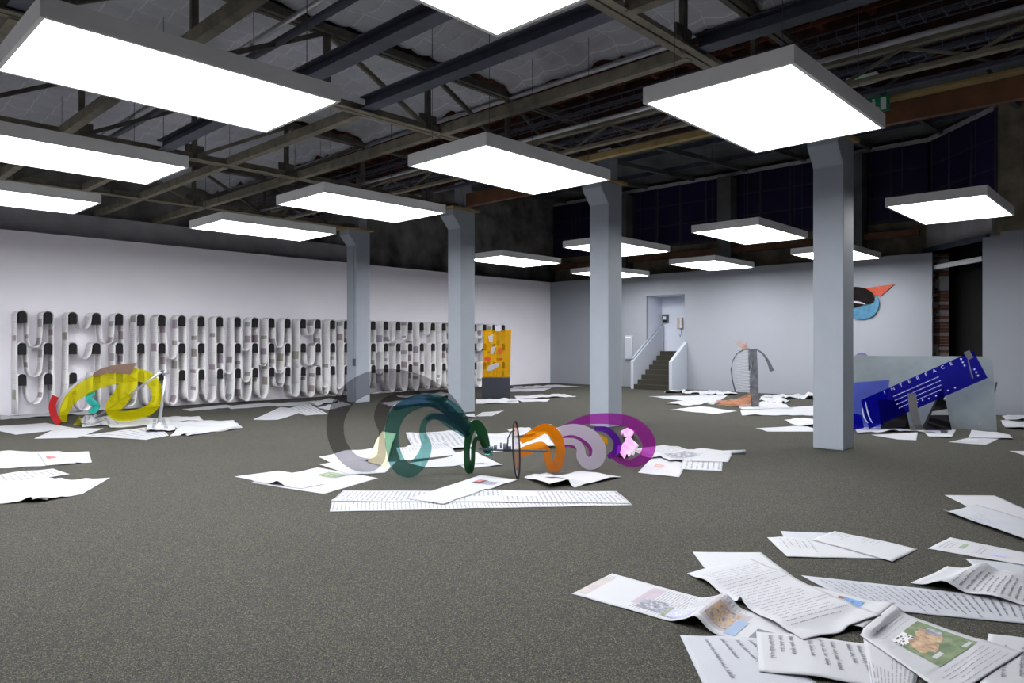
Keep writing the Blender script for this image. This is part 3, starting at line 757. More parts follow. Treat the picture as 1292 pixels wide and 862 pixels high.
def sheet(name, c, mat='news', hump=(), crumple=0.006, lift=0.0, label=None, cat='paper sheet', group=None, world=None, n=None, damp=True):
    """c = four photo pixels on the carpet: a->b runs along the length, a->d across the width"""
    P = world if world else [fl(*p) for p in c]
    P = [Vector((p[0], p[1], 0)) for p in P]
    ORD[0] += 1; seed = ORD[0]*3.7
    L = ((P[1]-P[0]).length+(P[2]-P[3]).length)/2; W = ((P[3]-P[0]).length+(P[2]-P[1]).length)/2
    ns = n or max(8, min(60, int(L/0.03))); nt_ = max(6, min(24, int(W/0.035)))
    X = [[P[0].lerp(P[1], i/ns).lerp(P[3].lerp(P[2], i/ns), j/nt_) for j in range(nt_+1)] for i in range(ns+1)]
    lo = [[under(q.x, q.y)+0.0055 for q in row] for row in X]
    Z = []
    for i in range(ns+1):
        row = []
        for j in range(nt_+1):
            q = X[i][j]; s, t = i/ns, j/nt_
            h = crumple*max(0, 0.4+1.6*noise.noise(Vector((q.x*3.1, q.y*3.1, seed))))
            h += crumple*0.8*max(0, noise.noise(Vector((q.x*9, q.y*9, seed))))
            for hu in hump:
                cs, w_, a = hu[:3]; tw = hu[3] if len(hu) > 3 else 0
                h += a*math.exp(-((s-cs-tw*(t-0.5))/w_)**2)
            if damp: h *= clearance(q)
            row.append(max(lo[i][j], 0.003+h))
        Z.append(row)
    for _ in range(3):                      # paper bridges the steps of the pile instead of breaking at them
        N = [r_[:] for r_ in Z]
        for i in range(ns+1):
            for j in range(nt_+1):
                nb = [Z[a][b] for a, b in ((i-1, j), (i+1, j), (i, j-1), (i, j+1)) if 0 <= a <= ns and 0 <= b <= nt_]
                N[i][j] = max(lo[i][j], 0.5*Z[i][j]+0.5*sum(nb)/len(nb))
        Z = N
    def z(s, t):
        fi = min(max(s, 0), 1)*ns; fj = min(max(t, 0), 1)*nt_
        i = min(int(fi), ns-1); j = min(int(fj), nt_-1); a, b = fi-i, fj-j
        q = P[0].lerp(P[1], s).lerp(P[3].lerp(P[2], s), t)
        return Vector((q.x, q.y, (Z[i][j]*(1-a)+Z[i+1][j]*a)*(1-b)+(Z[i][j+1]*(1-a)+Z[i+1][j+1]*a)*b))
    for i in range(2*ns+1):
        for j in range(2*nt_+1):
            v = z(i/(2*ns), j/(2*nt_)); k = (math.floor(v.x/CELL), math.floor(v.y/CELL))
            if v.z > PILE.get(k, 0): PILE[k] = v.z
    vs = []; fs = []; uv = []
    for i in range(ns+1):
        for j in range(nt_+1):
            s, t = i/ns, j/nt_; vs.append(z(s, t)); uv.append((t, s*L/max(W, 0.1)*0.9))
    for i in range(ns):
        for j in range(nt_):
            a = i*(nt_+1)+j; fs.append((a, a+1, a+nt_+2, a+nt_+1))
    # keep the printed side up
    if (Vector(vs[1])-Vector(vs[0])).cross(Vector(vs[nt_+1])-Vector(vs[0])).z < 0:
        pass
    else:
        fs = [f[::-1] for f in fs]
    fs = [f[::-1] for f in fs]
    n0 = (Vector(vs[fs[0][1]])-Vector(vs[fs[0][0]])).cross(Vector(vs[fs[0][2]])-Vector(vs[fs[0][0]]))
    if n0.z < 0: fs = [f[::-1] for f in fs]
    o = sheet_obj(name, vs, fs, uv, mat, 0.0012)
    o.modifiers['solid'].offset = -1
    tag(o, label or 'loose printed sheet lying on the carpet', cat, group)
    S = Sheet(); S.o = o; S.z = z; S.L = L; S.W = W
    return S
def patch(S, s0, s1, t0, t1, mat, name='printed_picture', n=8, off=0.0024):
    vs = []; fs = []; uv = []
    m = n
    for i in range(n+1):
        for j in range(m+1):
            s = s0+(s1-s0)*i/n; t = t0+(t1-t0)*j/m
            v = S.z(s, t); v.z += off; vs.append(v); uv.append((j/m, i/n))
    for i in range(n):
        for j in range(m):
            a = i*(m+1)+j; fs.append((a, a+1, a+m+2, a+m+1))
    n0 = (vs[fs[0][1]]-vs[fs[0][0]]).cross(vs[fs[0][2]]-vs[fs[0][0]])
    if n0.z < 0: fs = [f[::-1] for f in fs]
    o = sheet_obj(name, vs, fs, uv, mat, 0)
    o.parent = S.o
    return o
def script(S, rows, seed, amp=0.012, wid=0.0035, along='t', t0=0.1, t1=0.9, ragged=0.3, name='handwriting'):
    """rows of cursive strokes following the sheet; each row runs across the sheet (along='t') at a given s, or along it"""
    rg = random.Random(seed); vs = []; fs = []
    for row in rows:
        if isinstance(row, tuple): row, a0, a1 = row
        else: a0, a1 = t0, t1-rg.random()*ragged
        x = a0; span = S.W if along == 't' else S.L; cross = S.L if along == 't' else S.W
        while x < a1:
            wl = rg.uniform(0.03, 0.09)/span
            npt = max(8, int(wl*span/0.0026)); ph = rg.random()*6; pts = []
            for k in range(npt+1):
                f = k/npt; ang = f*wl*span/0.015*2*math.pi+ph
                big = 1.8 if rg.random() < 0.12 else 1.0
                dx = 0.0035*math.cos(ang+0.6)/span; dy = amp*big*math.sin(ang)*0.6/cross*(0.55+0.45*rg.random())
                pts.append((x+wl*f+dx, row+dy))
            W3 = []
            for a, b in pts:
                a = min(0.985, max(0.015, a)); b = min(0.985, max(0.015, b))
                p = S.z(b, a) if along == 't' else S.z(a, b)
                p.z += 0.0026; W3.append(p)
            for k, p in enumerate(W3):
                d = W3[min(k+1, npt)]-W3[max(k-1, 0)]
                sd = Vector((-d.y, d.x, 0)); sd = sd.normalized()*(wid/2) if sd.length > 1e-9 else Vector((wid/2, 0, 0))
                vs += [p+sd, p-sd]
                if k: i = len(vs); fs.append((i-4, i-3, i-1, i-2))
            x += wl+rg.uniform(0.012, 0.022)/span
    me = bpy.data.meshes.new(name); me.from_pydata(vs, [], fs); me.update(); me.materials.append(M['ink'])
    o = bpy.data.objects.new(name, me); col.objects.link(o); o.parent = S.o; o['kind'] = 'stuff'
    return o
for nm, c in (('ph_lion', [(52, 78, 40), (96, 112, 60), (160, 130, 96), (196, 160, 120), (110, 84, 60)]), ('ph_grey', [(70, 72, 84), (120, 122, 134), (170, 172, 182)]),
              ('ph_green', [(84, 104, 60), (120, 140, 96), (150, 150, 170)]), ('ph_lilac', [(180, 180, 205), (150, 152, 196), (205, 205, 220)]),
              ('ph_dog', [(84, 84, 96), (130, 124, 124), (176, 140, 96), (96, 90, 92)]), ('ph_blue', [(40, 84, 150), (90, 140, 196), (30, 50, 100)]),
              ('ph_brown', [(60, 36, 30), (130, 84, 50), (90, 52, 40)]), ('ph_sky', [(120, 140, 170), (160, 178, 206)]), ('ph_pink', [(196, 150, 140), (150, 110, 104), (214, 190, 186)]),
              ('ph_dark', [(90, 92, 104), (70, 72, 84)]), ('ph_red', [(190, 90, 90), (150, 70, 80)]), ('ph_black', [(40, 40, 46), (90, 86, 92)])):
    M[nm] = photo_mat(nm+'_print', c, 6.0)
M['ph_grass'] = photo_mat('grass_print', [(50, 74, 40), (84, 108, 58), (110, 122, 88)], 5.0)
M['ph_lion'] = photo_mat('tawny_fur_print', [(110, 84, 60), (160, 126, 92), (190, 160, 124)], 7.0)
def spots():
    m, nt, b = newmat('black_spots_on_white'); uv = nt.nodes.new('ShaderNodeUVMap'); vo = nt.nodes.new('ShaderNodeTexVoronoi'); vo.inputs['Scale'].default_value = 5
    nt.links.new(uv.outputs[0], vo.inputs['Vector']); rp = nt.nodes.new('ShaderNodeValToRGB'); rp.color_ramp.interpolation = 'CONSTANT'
    rp.color_ramp.elements[0].color = lin((40, 40, 44)); rp.color_ramp.elements[1].color = lin((200, 200, 202)); rp.color_ramp.elements[1].position = 0.42
    nt.links.new(vo.outputs['Distance'], rp.inputs[0]); nt.links.new(rp.outputs[0], b.inputs['Base Color']); return m
M['spots'] = spots()
FG = 'near heap of printed strips on the carpet'
# --- near heap, right foreground
sheet('paper_sheet', [(874, 698), (960, 698), (1030, 752), (915, 752)], 'faint', label='grey-backed printed sheet half covered by the long handwritten strip')
sG = sheet('paper_strip', [(1011, 727), (1330, 762), (1330, 792), (1085, 768)], 'paper_grey', label='long pale grey strip with slanted handwriting running past the crumpled sheet', cat='paper strip')
script(sG, [0.06+0.035*k for k in range(24)], 5, 0.012, 0.004, 't', 0.12, 0.92)
s1 = sheet('paper_strip', [(721.5, 750.5), (990, 826), (1020, 793), (772, 724.6)], 'news', hump=((0.63, 0.045, 0.075, 0.0), (0.56, 0.03, 0.02)), label='printed strip with two small pictures and a raised fold', cat='paper strip', n=70)
patch(s1, 0.31, 0.45, 0.16, 0.5, 'ph_grey'); patch(s1, 0.45, 0.58, 0.1, 0.42, 'ph_lilac'); patch(s1, 0.45, 0.47, 0.1, 0.42, 'ph_green', off=0.0032)
patch(s1, 0.64, 0.74, 0.2, 0.75, 'ph_dog', n=12); patch(s1, 0.74, 0.79, 0.08, 0.6, 'ph_sky')
patch(s1, 0.84, 0.92, 0.1, 0.5, 'ph_dark')
s5 = sheet('paper_sheet', [(858, 803), (957, 808), (1042, 872), (890, 872)], 'paper_grey', label='pale grey handwritten sheet at the edge of the near heap')
script(s5, [0.3, 0.5, 0.68, 0.84], 8, 0.022, 0.0036, 't', 0.08, 0.75)
s6 = sheet('paper_sheet', [(954, 801), (1103, 815), (1132, 872), (958, 850)], 'paper', hump=((0.4, 0.25, 0.015),), label='white handwritten sheet lying over the pale grey one')
script(s6, [0.12, 0.21, 0.3, 0.45, 0.55, 0.64, 0.78, 0.86], 9, 0.022, 0.0034, 't', 0.08, 0.7)
# strip with animal pictures
s4 = sheet('paper_strip', [(962, 726), (1130, 768), (1090, 800), (930, 745)], 'paper', hump=((0.55, 0.1, 0.008), (0.97, 0.08, 0.035)), lift=0.006, label='printed strip with a blue and brown picture curling under the handwritten one', cat='paper strip')
patch(s4, 0.2, 0.32, 0.1, 0.5, 'ph_pink'); patch(s4, 0.68, 0.82, 0.14, 0.6, 'ph_blue'); patch(s4, 0.64, 0.7, 0.14, 0.6, 'ph_brown')
s7 = sheet('paper_sheet', [(1247, 801), (1330, 812), (1330, 880), (1236, 868)], 'paper', label='white sheet with a few ink strokes beside the wildlife strip')
script(s7, [0.3, 0.55, 0.7], 14, 0.014, 0.004, 't', 0.2, 0.8)
s4c = sheet('paper_sheet', [(1089, 808), (1160, 845), (1150, 890), (1100, 872)], 'news', lift=0.003, label='dense newsprint sheet under the wildlife strip')
s4b = sheet('paper_strip', [(1126, 772), (1290, 826), (1200, 884), (1085, 806)], 'paper', hump=((0.0, 0.1, 0.015),), lift=0.004, label='printed strip with a large wildlife photograph', cat='paper strip', n=50)
patch(s4b, 0.24, 0.72, 0.08, 0.72, 'ph_grass', n=14)
def oval(S, cs, ct, rs_, rt2, mat, name, off):
    vs = [S.z(cs, ct)]+[S.z(cs+rs_*math.cos(2*math.pi*k/20)*(1+0.15*math.sin(k*2.3)), ct+rt2*math.sin(2*math.pi*k/20)*(1+0.12*math.cos(k*1.7))) for k in range(20)]
    for v in vs: v.z += off
    fs = [(0, 1+k, 1+(k+1) % 20) for k in range(20)]
    o = sheet_obj(name, vs, fs, [(v.x*3, v.y*3) for v in vs], mat, 0); o.parent = S.o
oval(s4b, 0.42, 0.3, 0.11, 0.13, 'ph_lion', 'pictured_animal', 0.003); oval(s4b, 0.46, 0.5, 0.12, 0.16, 'ph_lion', 'pictured_animal', 0.0034); oval(s4b, 0.42, 0.2, 0.07, 0.07, 'ph_grey', 'pictured_animal', 0.0038)
patch(s4b, 0.24, 0.36, 0.45, 0.72, 'spots', name='spotted_picture', off=0.0032)
patch(s4b, 0.6, 0.64, 0.5, 0.64, 'paper', name='picture_lettering', off=0.0034)
patch(s4b, 0.67, 0.7, 0.12, 0.26, 'paper', name='picture_lettering', off=0.0034)
script(s4b, [0.1, 0.13, 0.18], 31, 0.005, 0.002, 't', 0.1, 0.8); script(s4b, [0.78, 0.82, 0.86, 0.9, 0.95], 12, 0.005, 0.0022, 't', 0.1, 0.9)
# big handwritten strip on top
s2 = sheet('paper_strip', [(867, 724.6), (1014, 814), (1112, 786), (947, 707)], 'paper', hump=((0.25, 0.1, 0.03, 0.1), (0.8, 0.1, 0.03), (0.55, 0.2, 0.012)), lift=0.04, label='long white handwritten strip draped over the near heap', cat='paper strip', n=60)
script(s2, [0.1+0.033*k for k in range(24)], 3, 0.008, 0.0028, 't', 0.1, 0.95)
# --- other near sheets on the right
sheet('paper_sheet', [(1218, 706), (1330, 716), (1330, 742), (1243, 728)], 'paper_grey', label='grey sheet with upright writing under the crumpled one')
s10 = sheet('paper_strip', [(1170.6, 693), (1330, 722), (1330, 706), (1199.5, 679)], 'paper', lift=0.01, label='white strip with a small green picture', cat='paper strip')
patch(s10, 0.2, 0.25, 0.35, 0.7, 'ph_green'); patch(s10, 0.5, 0.62, 0.3, 0.5, 'ph_lilac'); script(s10, [0.06, 0.1, 0.14, 0.38, 0.42], 51, 0.006, 0.003, 't', 0.2, 0.8)
s9 = sheet('paper_sheet', [(1149, 737), (1330, 775), (1330, 735), (1195, 717)], 'paper', hump=((0.3, 0.1, 0.07, 0.1), (0.6, 0.15, 0.03)), crumple=0.012, lift=0.01, label='crumpled white handwritten sheet over the pale grey strip')
script(s9, [0.3+0.05*k for k in range(13)], 15, 0.012, 0.0035, 't', 0.1, 0.85)
sheet('paper_sheet', [(985, 671), (1045, 674), (1040, 690), (992, 686)], 'paper_grey', label='small grey corner under the pair of white sheets')
s12 = sheet('paper_sheet', [(968, 679), (1112, 684), (1124, 706), (993, 704)], 'paper', lift=0.004, label='white sheet with slanted writing on bare carpet')
script(s12, [0.1, 0.16, 0.22, 0.28, 0.34], 16, 0.008, 0.003, 't', 0.1, 0.7)
s12b = sheet('paper_sheet', [(1053, 671), (1158, 694), (1126, 710), (1024, 684)], 'faint', lift=0.009, label='white sheet laid across the slanted-writing sheet')
script(s12b, [0.06, 0.12, 0.18, 0.24, 0.42, 0.48, 0.54, 0.6], 17, 0.008, 0.003, 't', 0.1, 0.5)
s13 = sheet('paper_sheet', [(1192, 625.5), (1255, 626), (1340, 664), (1240, 650)], 'faint', label='upper white sheet of the pair by the zinc sheet')
s13b = sheet('paper_sheet', [(1190, 648), (1232, 638), (1340, 672), (1340, 702)], 'paper_grey', hump=((0.0, 0.06, 0.03),), lift=0.004, label='lower grey sheet with a rolled edge')
script(s13b, [0.2, 0.3, 0.4, 0.5], 19, 0.01, 0.003, 't', 0.2, 0.5)
# --- middle heap below the acrylic spirals
sL = sheet('paper_strip', [(416, 646.5), (798, 638), (785, 626), (419, 633)], 'letter', label='long strip of printed lines lying across the carpet, front one', cat='paper strip', n=40)
sL2 = sheet('paper_strip', [(417, 634), (796, 636.5), (778, 620.5), (433, 620)], 'letter', lift=0.006, hump=((0.55, 0.05, 0.015),), label='long strip of printed lines lying on the front strip', cat='paper strip', n=40)
sM = sheet('paper_strip', [(606, 600), (513, 631.5), (560, 638), (653, 606)], 'faint', lift=0.014, label='white strip with a small reddish picture crossing the long strips', cat='paper strip')
patch(sM, 0.16, 0.3, 0.28, 0.5, 'ph_black'); patch(sM, 0.18, 0.3, 0.5, 0.85, 'ph_grey'); patch(sM, 0.17, 0.24, 0.26, 0.4, 'ph_red', off=0.0032)
sheet('paper_sheet', [(296, 602), (352, 594.5), (392, 601), (330, 609)], 'paper_grey', label='grey sheet under the curled sheet by the smoke grey spiral')
s_l1 = sheet('paper_sheet', [(317, 610), (401, 590.5), (477, 604), (409, 624)], 'faint', lift=0.004, label='white sheet with a green picture by the smoke grey spiral')
patch(s_l1, 0.66, 0.9, 0.3, 0.62, 'ph_green')
rl = sheet('paper_sheet', [(380, 618), (318, 609), (340, 604), (410, 612)], 'paper', hump=((0.48, 0.12, 0.06),), lift=0.008, label='white sheet rolled up in the middle beside the green picture')
sheet('paper_sheet', [(402, 577), (470, 566), (492, 577), (428, 590)], 'faint', hump=((0.5, 0.2, 0.03),), label='curled white sheet inside the smoke grey spiral')
sheet('paper_sheet', [(402, 586), (500, 583), (486, 597), (440, 600)], 'faint', label='white sheet under the foot of the smoke grey spiral')
sheet('paper_sheet', [(464, 585), (482, 545), (500, 548), (487, 590)], 'kraft', hump=((0.5, 0.3, 0.06),), lift=0.01, label='curled khaki-lined sheet between the grey and teal spirals')
sheet('paper_sheet', [(512, 548), (578, 544), (600, 566), (522, 572)], 'news', crumple=0.03, label='white printed sheet behind the teal spiral')
sheet('paper_sheet', [(500, 566), (560, 560), (578, 574), (505, 582)], 'news', crumple=0.012, lift=0.01, label='printed sheet seen through the teal spiral')
sheet('paper_sheet', [(570, 575), (592, 567), (634, 588), (585, 592)], 'paper', crumple=0.012, label='white pointed sheet beneath the dark green plate')
sheet('paper_sheet', [(515, 585), (590, 574), (612, 586), (538, 591)], 'faint', lift=0.008, label='white sheet in front of the teal spiral')
sheet('paper_sheet', [(600, 549), (690, 545), (700, 566), (612, 572)], 'paper', crumple=0.03, label='white sheet behind the black ring')
sheet('paper_sheet', [(640, 545), (668, 541), (676, 551), (650, 555)], 'paper', crumple=0.05, lift=0.01, label='small crumpled white sheet behind the orange plate')
sheet('paper_sheet', [(661, 603), (690, 597), (735, 610), (693, 617)], 'paper', hump=((0.1, 0.2, 0.05), (0.5, 0.15, 0.04)), crumple=0.03, label='crumpled white sheet in front of the frosted spiral')
sheet('paper_sheet', [(688, 606), (733, 594.6), (784, 603), (725, 616)], 'paper', crumple=0.022, lift=0.004, label='creased white sheet in front of the magenta spiral')
for c, m, lab in (([(805, 597), (824, 576), (866, 586), (857, 603)], 'faint', 'white sheet with a tiny picture at the foot of the magenta spiral'),
                  ([(795, 568), (838, 562), (888, 572), (820, 580)], 'news', 'printed sheet inside the magenta spiral'),
                  ([(828, 576), (885, 566), (928, 571), (845, 584)], 'paper', 'crumpled dark-printed sheet beside the magenta spiral'),
                  ([(862, 580), (912, 583), (911, 595), (858, 593)], 'letter', 'small printed sheet beside the magenta spiral'),
                  ([(890, 571), (925, 571), (919, 584), (870, 583)], 'paper', 'white sheet with a rolled end beside the magenta spiral'),
                  ([(786, 560), (806, 562), (800, 575), (780, 572)], 'paper', 'folded white sheet behind the magenta spiral')):
    S = sheet('paper_sheet', c, m, crumple=0.02 if 'crump' in lab or 'inside' in lab else 0.006, label=lab)
    if 'tiny' in lab: patch(S, 0.4, 0.6, 0.25, 0.5, 'ph_pink')
    if 'dark-printed' in lab: patch(S, 0.1, 0.55, 0.15, 0.8, 'ph_grey')
p = fl(932, 573)
tag(MB().tube([p+Vector((-0.07, 0.07, 0.03)), p+Vector((0.0, 0.0, 0.03)), p+Vector((0.07, -0.07, 0.035))], 0.028, 8).build('paper_roll', 'paper_grey'), 'short rolled paper tube at the end of the white sheet', 'paper roll')
# --- left edge heap
GA = 'sheets at the left edge'
sa = sheet('paper_sheet', [(-60, 572), (68, 570), (96, 586), (-60, 596)], 'faint', crumple=0.02, label='white sheets layer under the red-marked sheet')
sb = sheet('paper_sheet', [(46, 573), (112, 570), (116, 584), (58, 588.5)], 'faint', lift=0.012, label='white sheet with a small red picture')
patch(sb, 0.1, 0.3, 0.4, 0.65, 'ph_red')
sheet('paper_sheet', [(-60, 606), (67, 592), (88, 599), (-60, 625)], 'letter', crumple=0.01, label='printed grey sheet behind the wavy-edged sheet')
sc = sheet('paper_sheet', [(-60, 640), (60, 633), (78, 606), (-60, 612)], 'faint', hump=((0.8, 0.05, 0.05), (0.9, 0.05, 0.02)), crumple=0.012, lift=0.008, label='wavy-edged white sheet with a violet print')
patch(sc, 0.35, 0.52, 0.1, 0.5, 'ph_lilac')
sheet('paper_sheet', [(40, 636), (104, 624), (139, 603.4), (70, 608)], 'faint', hump=((0.1, 0.06, 0.05), (0.55, 0.05, 0.03)), lift=0.006, label='white sheet with rippled front edge and pointed corner')
# --- heap around the yellow sculpture
for c, m, cr, lab in (([(43, 554), (72, 541), (131, 541), (97, 553)], 'faint', 0.006, 'white pointed sheet in front of the yellow swirl'),
                      ([(98, 551), (200, 538), (213, 550), (185, 555.5)], 'letter', 0.01, 'printed sheet under the metal rods'),
                      ([(208, 534), (293, 531), (306, 541), (236, 551)], 'paper', 0.03, 'white sheets spreading beside the metal rods'),
                      ([(230, 538), (306, 540), (258, 548), (214, 551)], 'faint', 0.006, 'white sheet pointing away from the metal rods'),
                      ([(-20, 540), (58, 534), (94, 541), (20, 549)], 'faint', 0.01, 'white sheet left of the red band'),
                      ([(127, 532), (250, 526), (257, 531), (140, 541)], 'paper', 0.03, 'white sheets heaped behind the metal rods'),
                      ([(100, 530), (140, 526), (150, 536), (104, 540)], 'letter', 0.05, 'crumpled printed sheet under the yellow swirl'),
                      ([(0, 526), (110, 519), (118, 523), (0, 530)], 'paper', 0.03, 'white strip along the wall foot behind the red band'),
                      ([(188, 532), (214, 530), (222, 545), (184, 546)], 'letter', 0.06, 'folded sheet at the foot of the upright rod'),
                      ([(105, 528), (122, 524), (128, 534), (102, 538)], 'letter', 0.07, 'folded sheet at the foot of the slanted rod')):
    sheet('paper_sheet', c, m, crumple=cr, label=lab)
# --- sheets along the foot of the left wall
for c, m, cr, lab in (([(285, 513), (340, 508), (352, 512), (292, 517)], 'faint', 0.01, 'white sheet at the wall foot beside the crossed strips'),
                      ([(230, 517), (285, 511), (300, 514), (240, 519)], 'faint', 0.01, 'white sheet at the wall foot below the hanging strips'),
                      ([(319.5, 530), (354, 514), (388, 518), (350, 530.5)], 'letter', 0.008, 'white crossed strip pointing towards the smoke grey spiral'),
                      ([(362, 517), (388, 509), (414, 523), (386, 525)], 'letter', 0.012, 'white crossed strip beside the pointing one'),
                      ([(340, 510), (398, 506), (400, 511), (350, 514)], 'news', 0.012, 'white printed sheet behind the crossed strips'),
                      ([(388, 510), (420, 503.5), (426, 508), (400, 512)], 'paper', 0.06, 'crumpled white paper at the wall foot'),
                      ([(400, 515), (432, 507), (443, 511), (415, 518)], 'faint', 0.012, 'white sheet seen through the top of the smoke grey spiral'),
                      ([(480, 509), (530, 503), (545, 508), (492, 513)], 'faint', 0.02, 'white sheets behind the smoke grey spiral'),
                      ([(500, 501), (570, 496), (570, 501), (520, 505)], 'paper', 0.04, 'crumpled white sheets before the wall by the third column'),
                      ([(560, 507), (574, 503), (574, 509), (562, 511)], 'paper', 0.01, 'small white sheet beside the column'),
                      ([(583, 523), (598, 522.5), (600, 527), (586, 527)], 'paper', 0.03, 'folded white sheet at the column foot'),
                      ([(608, 521), (636, 518.5), (621, 525.5), (600, 526)], 'letter', 0.008, 'printed sheet sticking out past the column foot'),
                      ([(600, 505.2), (652, 504.8), (655, 509), (600, 510)], 'paper', 0.04, 'crumpled white sheets at the foot of the yellow panel'),
                      ([(648, 500.5), (712, 498), (727, 501), (652, 504)], 'faint', 0.03, 'white sheets spreading beside the yellow panel'),
                      ([(645, 504), (694, 504), (690, 507), (640, 508)], 'faint', 0.01, 'thin white sheet in front of the yellow panel'),
                      ([(644, 491), (696, 490), (685, 494), (644, 495)], 'faint', 0.02, 'white sheet near the wall corner'),
                      ([(644, 489), (700, 486.5), (738, 488.5), (650, 490.5)], 'paper', 0.03, 'white sheet lying in the wall corner')):
    sheet('paper_sheet', c, m, crumple=cr, label=lab)
# --- heap around the plank and straw sculpture, and the wall foot behind it
for c, m, cr, lab in (([(818, 500.5), (919, 499), (900, 511), (862, 506)], 'faint', 0.012, 'white sheet reaching out from the straw pile'),
                      ([(838, 509.5), (888, 504), (916, 507), (868, 512.5)], 'paper', 0.03, 'curled white sheet beside the straw pile'),
                      ([(846, 517.5), (884, 513), (930, 519.5), (901, 523)], 'paper', 0.01, 'white sheet in front of the straw pile'),
                      ([(934, 518), (1040, 512), (1040, 525), (936, 524.5)], 'paper', 0.02, 'white sheets in front of the grey plank'),
                      ([(962, 500), (998, 506.5), (984, 511), (958, 505)], 'paper', 0.06, 'crumpled white sheet beside the grey plank'),
                      ([(930, 511), (985, 510), (1000, 516), (935, 518)], 'paper', 0.05, 'folded white sheet under the grey plank'),
                      ([(953.5, 541), (1014, 537.5), (1040, 545), (968, 545)], 'paper', 0.006, 'pointed white sheet by the column foot'),
                      ([(989, 531), (1034, 529), (1037, 538), (1008, 539)], 'paper', 0.05, 'crumpled white sheet behind the column foot')):
    sheet('paper_sheet', c, m, crumple=cr, label=lab)
rb = random.Random(4)
for k, u in enumerate((850, 872, 893, 915, 975, 1000, 1018)):
    v = 493.6+(u-850)*0.045
    sheet('paper_sheet', [(u-12, v+1.2), (u+13, v-0.6), (u+16, v+2.2), (u-10, v+3.0)], 'paper', crumple=0.05+0.05*rb.random(), label='crumpled white paper along the foot of the grey back wall', group='crumpled papers along the back wall')
# --- heap around the zinc sheet
for c, m, cr, lab in (([(1077, 538), (1112, 537.5), (1158, 544.5), (1082, 547.5)], 'paper', 0.04, 'rolled white sheets under the blue panel'),
                      ([(1099.5, 549.5), (1158, 546), (1156, 556), (1132, 555)], 'faint', 0.006, 'flat white sheet in front of the steel strip'),
                      ([(1158, 540), (1206, 543), (1201, 553), (1172, 552)], 'paper', 0.02, 'white sheet with two small pictures by the black wedge'),
                      ([(1196.7, 558.5), (1226, 552), (1263, 553), (1244, 562)], 'letter', 0.006, 'pale grey sheet in front of the zinc sheet'),
                      ([(1226, 543.5), (1274, 549), (1278, 555), (1222, 553)], 'paper', 0.02, 'white sheet below the corner of the zinc sheet'),
                      ([(1273.5, 569.5), (1330, 570), (1330, 577), (1296, 576)], 'paper', 0.006, 'white sheet alone on the carpet beyond the zinc sheet'),
                      ([(1262, 531), (1310, 534), (1310, 544), (1268, 541)], 'paper', 0.05, 'crumpled white sheet beside the right partition'),
                      ([(1264, 526), (1310, 528), (1310, 531), (1268, 530)], 'paper', 0.04, 'white paper at the foot of the right partition'),
                      ([(1074, 540), (1098, 536.8), (1130, 538.6), (1092, 543.5)], 'paper', 0.05, 'crumpled white sheet behind the blue panel')):
    S = sheet('paper_sheet', c, m, crumple=cr, label=lab)
    if 'two small' in lab: patch(S, 0.25, 0.5, 0.3, 0.6, 'ph_lilac'); patch(S, 0.58, 0.8, 0.2, 0.55, 'ph_black')

def ell(cx, cy, rx, ry, n=28, rot=0.0):
    return [(cx+rx*math.cos(2*math.pi*k/n)*math.cos(rot)-ry*math.sin(2*math.pi*k/n)*math.sin(rot), cy+rx*math.cos(2*math.pi*k/n)*math.sin(rot)+ry*math.sin(2*math.pi*k/n)*math.cos(rot)) for k in range(n)]
def B3(*pw): return band([(p[0], p[1]) for p in pw], [p[2] for p in pw])
def facing(p0, ang=0.0):
    th = YAW+ang; return Vector((math.cos(th), math.sin(th), 0))
def pt(u, v, p0, ang=0.0): return on_plane(u, v, p0, facing(p0, ang))
def tube_px(name, pts, p0, r, mat, root, ang=0.0, n=8, taper=None):
    mb = MB().tube([pt(u, v, p0, ang) for u, v in pts], r, n, taper)
    return part(mb, name, mat, root)
T6 = 0.012
# ------------------------------------------------------------------ row of acrylic spirals in the middle of the floor
g0 = fl(458, 596); t0_ = fl(515, 603); n0_ = fl(592, 600); r0 = fl(653.5, 604.5); o0 = fl(700, 597); f0 = fl(746, 594); m0 = fl(794, 590)
sp = empty('acrylic_sculpture', Vector((r0.x, r0.y, 0)), 0, 'long floor sculpture of coloured acrylic spirals on a rod', 'sculpture')
plate('smoke_grey_spiral', [B3((592, 546, 10), (575, 518, 16), (548, 494, 22), (512, 481, 26), (474, 481, 28), (441, 497, 25), (424, 528, 22), (426, 558, 21), (443, 581, 19), (466, 587, 17), (480, 578, 12), (482, 560, 9), (481, 545, 6), (481, 528, 18), (486, 511, 16), (506, 500, 11), (530, 496, 6))], g0, 0.05, T6, 'a_grey', sp)['label'] = 'smoke grey transparent spiral plate'
plate('teal_spiral', [B3((592, 544, 10), (576, 524, 20), (556, 508, 17), (532, 506, 17), (508, 516, 20), (496, 536, 19), (495, 562, 17), (503, 586, 20), (518, 593, 19), (531, 581, 17), (538, 563, 13), (533, 543, 8), (540, 528, 8), (554, 526, 9), (570, 536, 11), (590, 550, 8))], t0_, -0.05, T6, 'a_teal', sp)['label'] = 'teal transparent spiral plate'
n1 = Vector((t0_.x, t0_.y, 0))+facing(t0_)*0.12
plate('navy_plate', [B3((497, 516, 6), (520, 507, 13), (546, 507, 15), (568, 520, 13), (590, 543, 9))], n1, -0.05, T6, 'a_navy', sp)
plate('navy_plate', [B3((538, 530, 3), (548, 525, 7), (564, 529, 9), (580, 540, 9), (592, 550, 6))], n1, -0.05, T6, 'a_navy', sp)
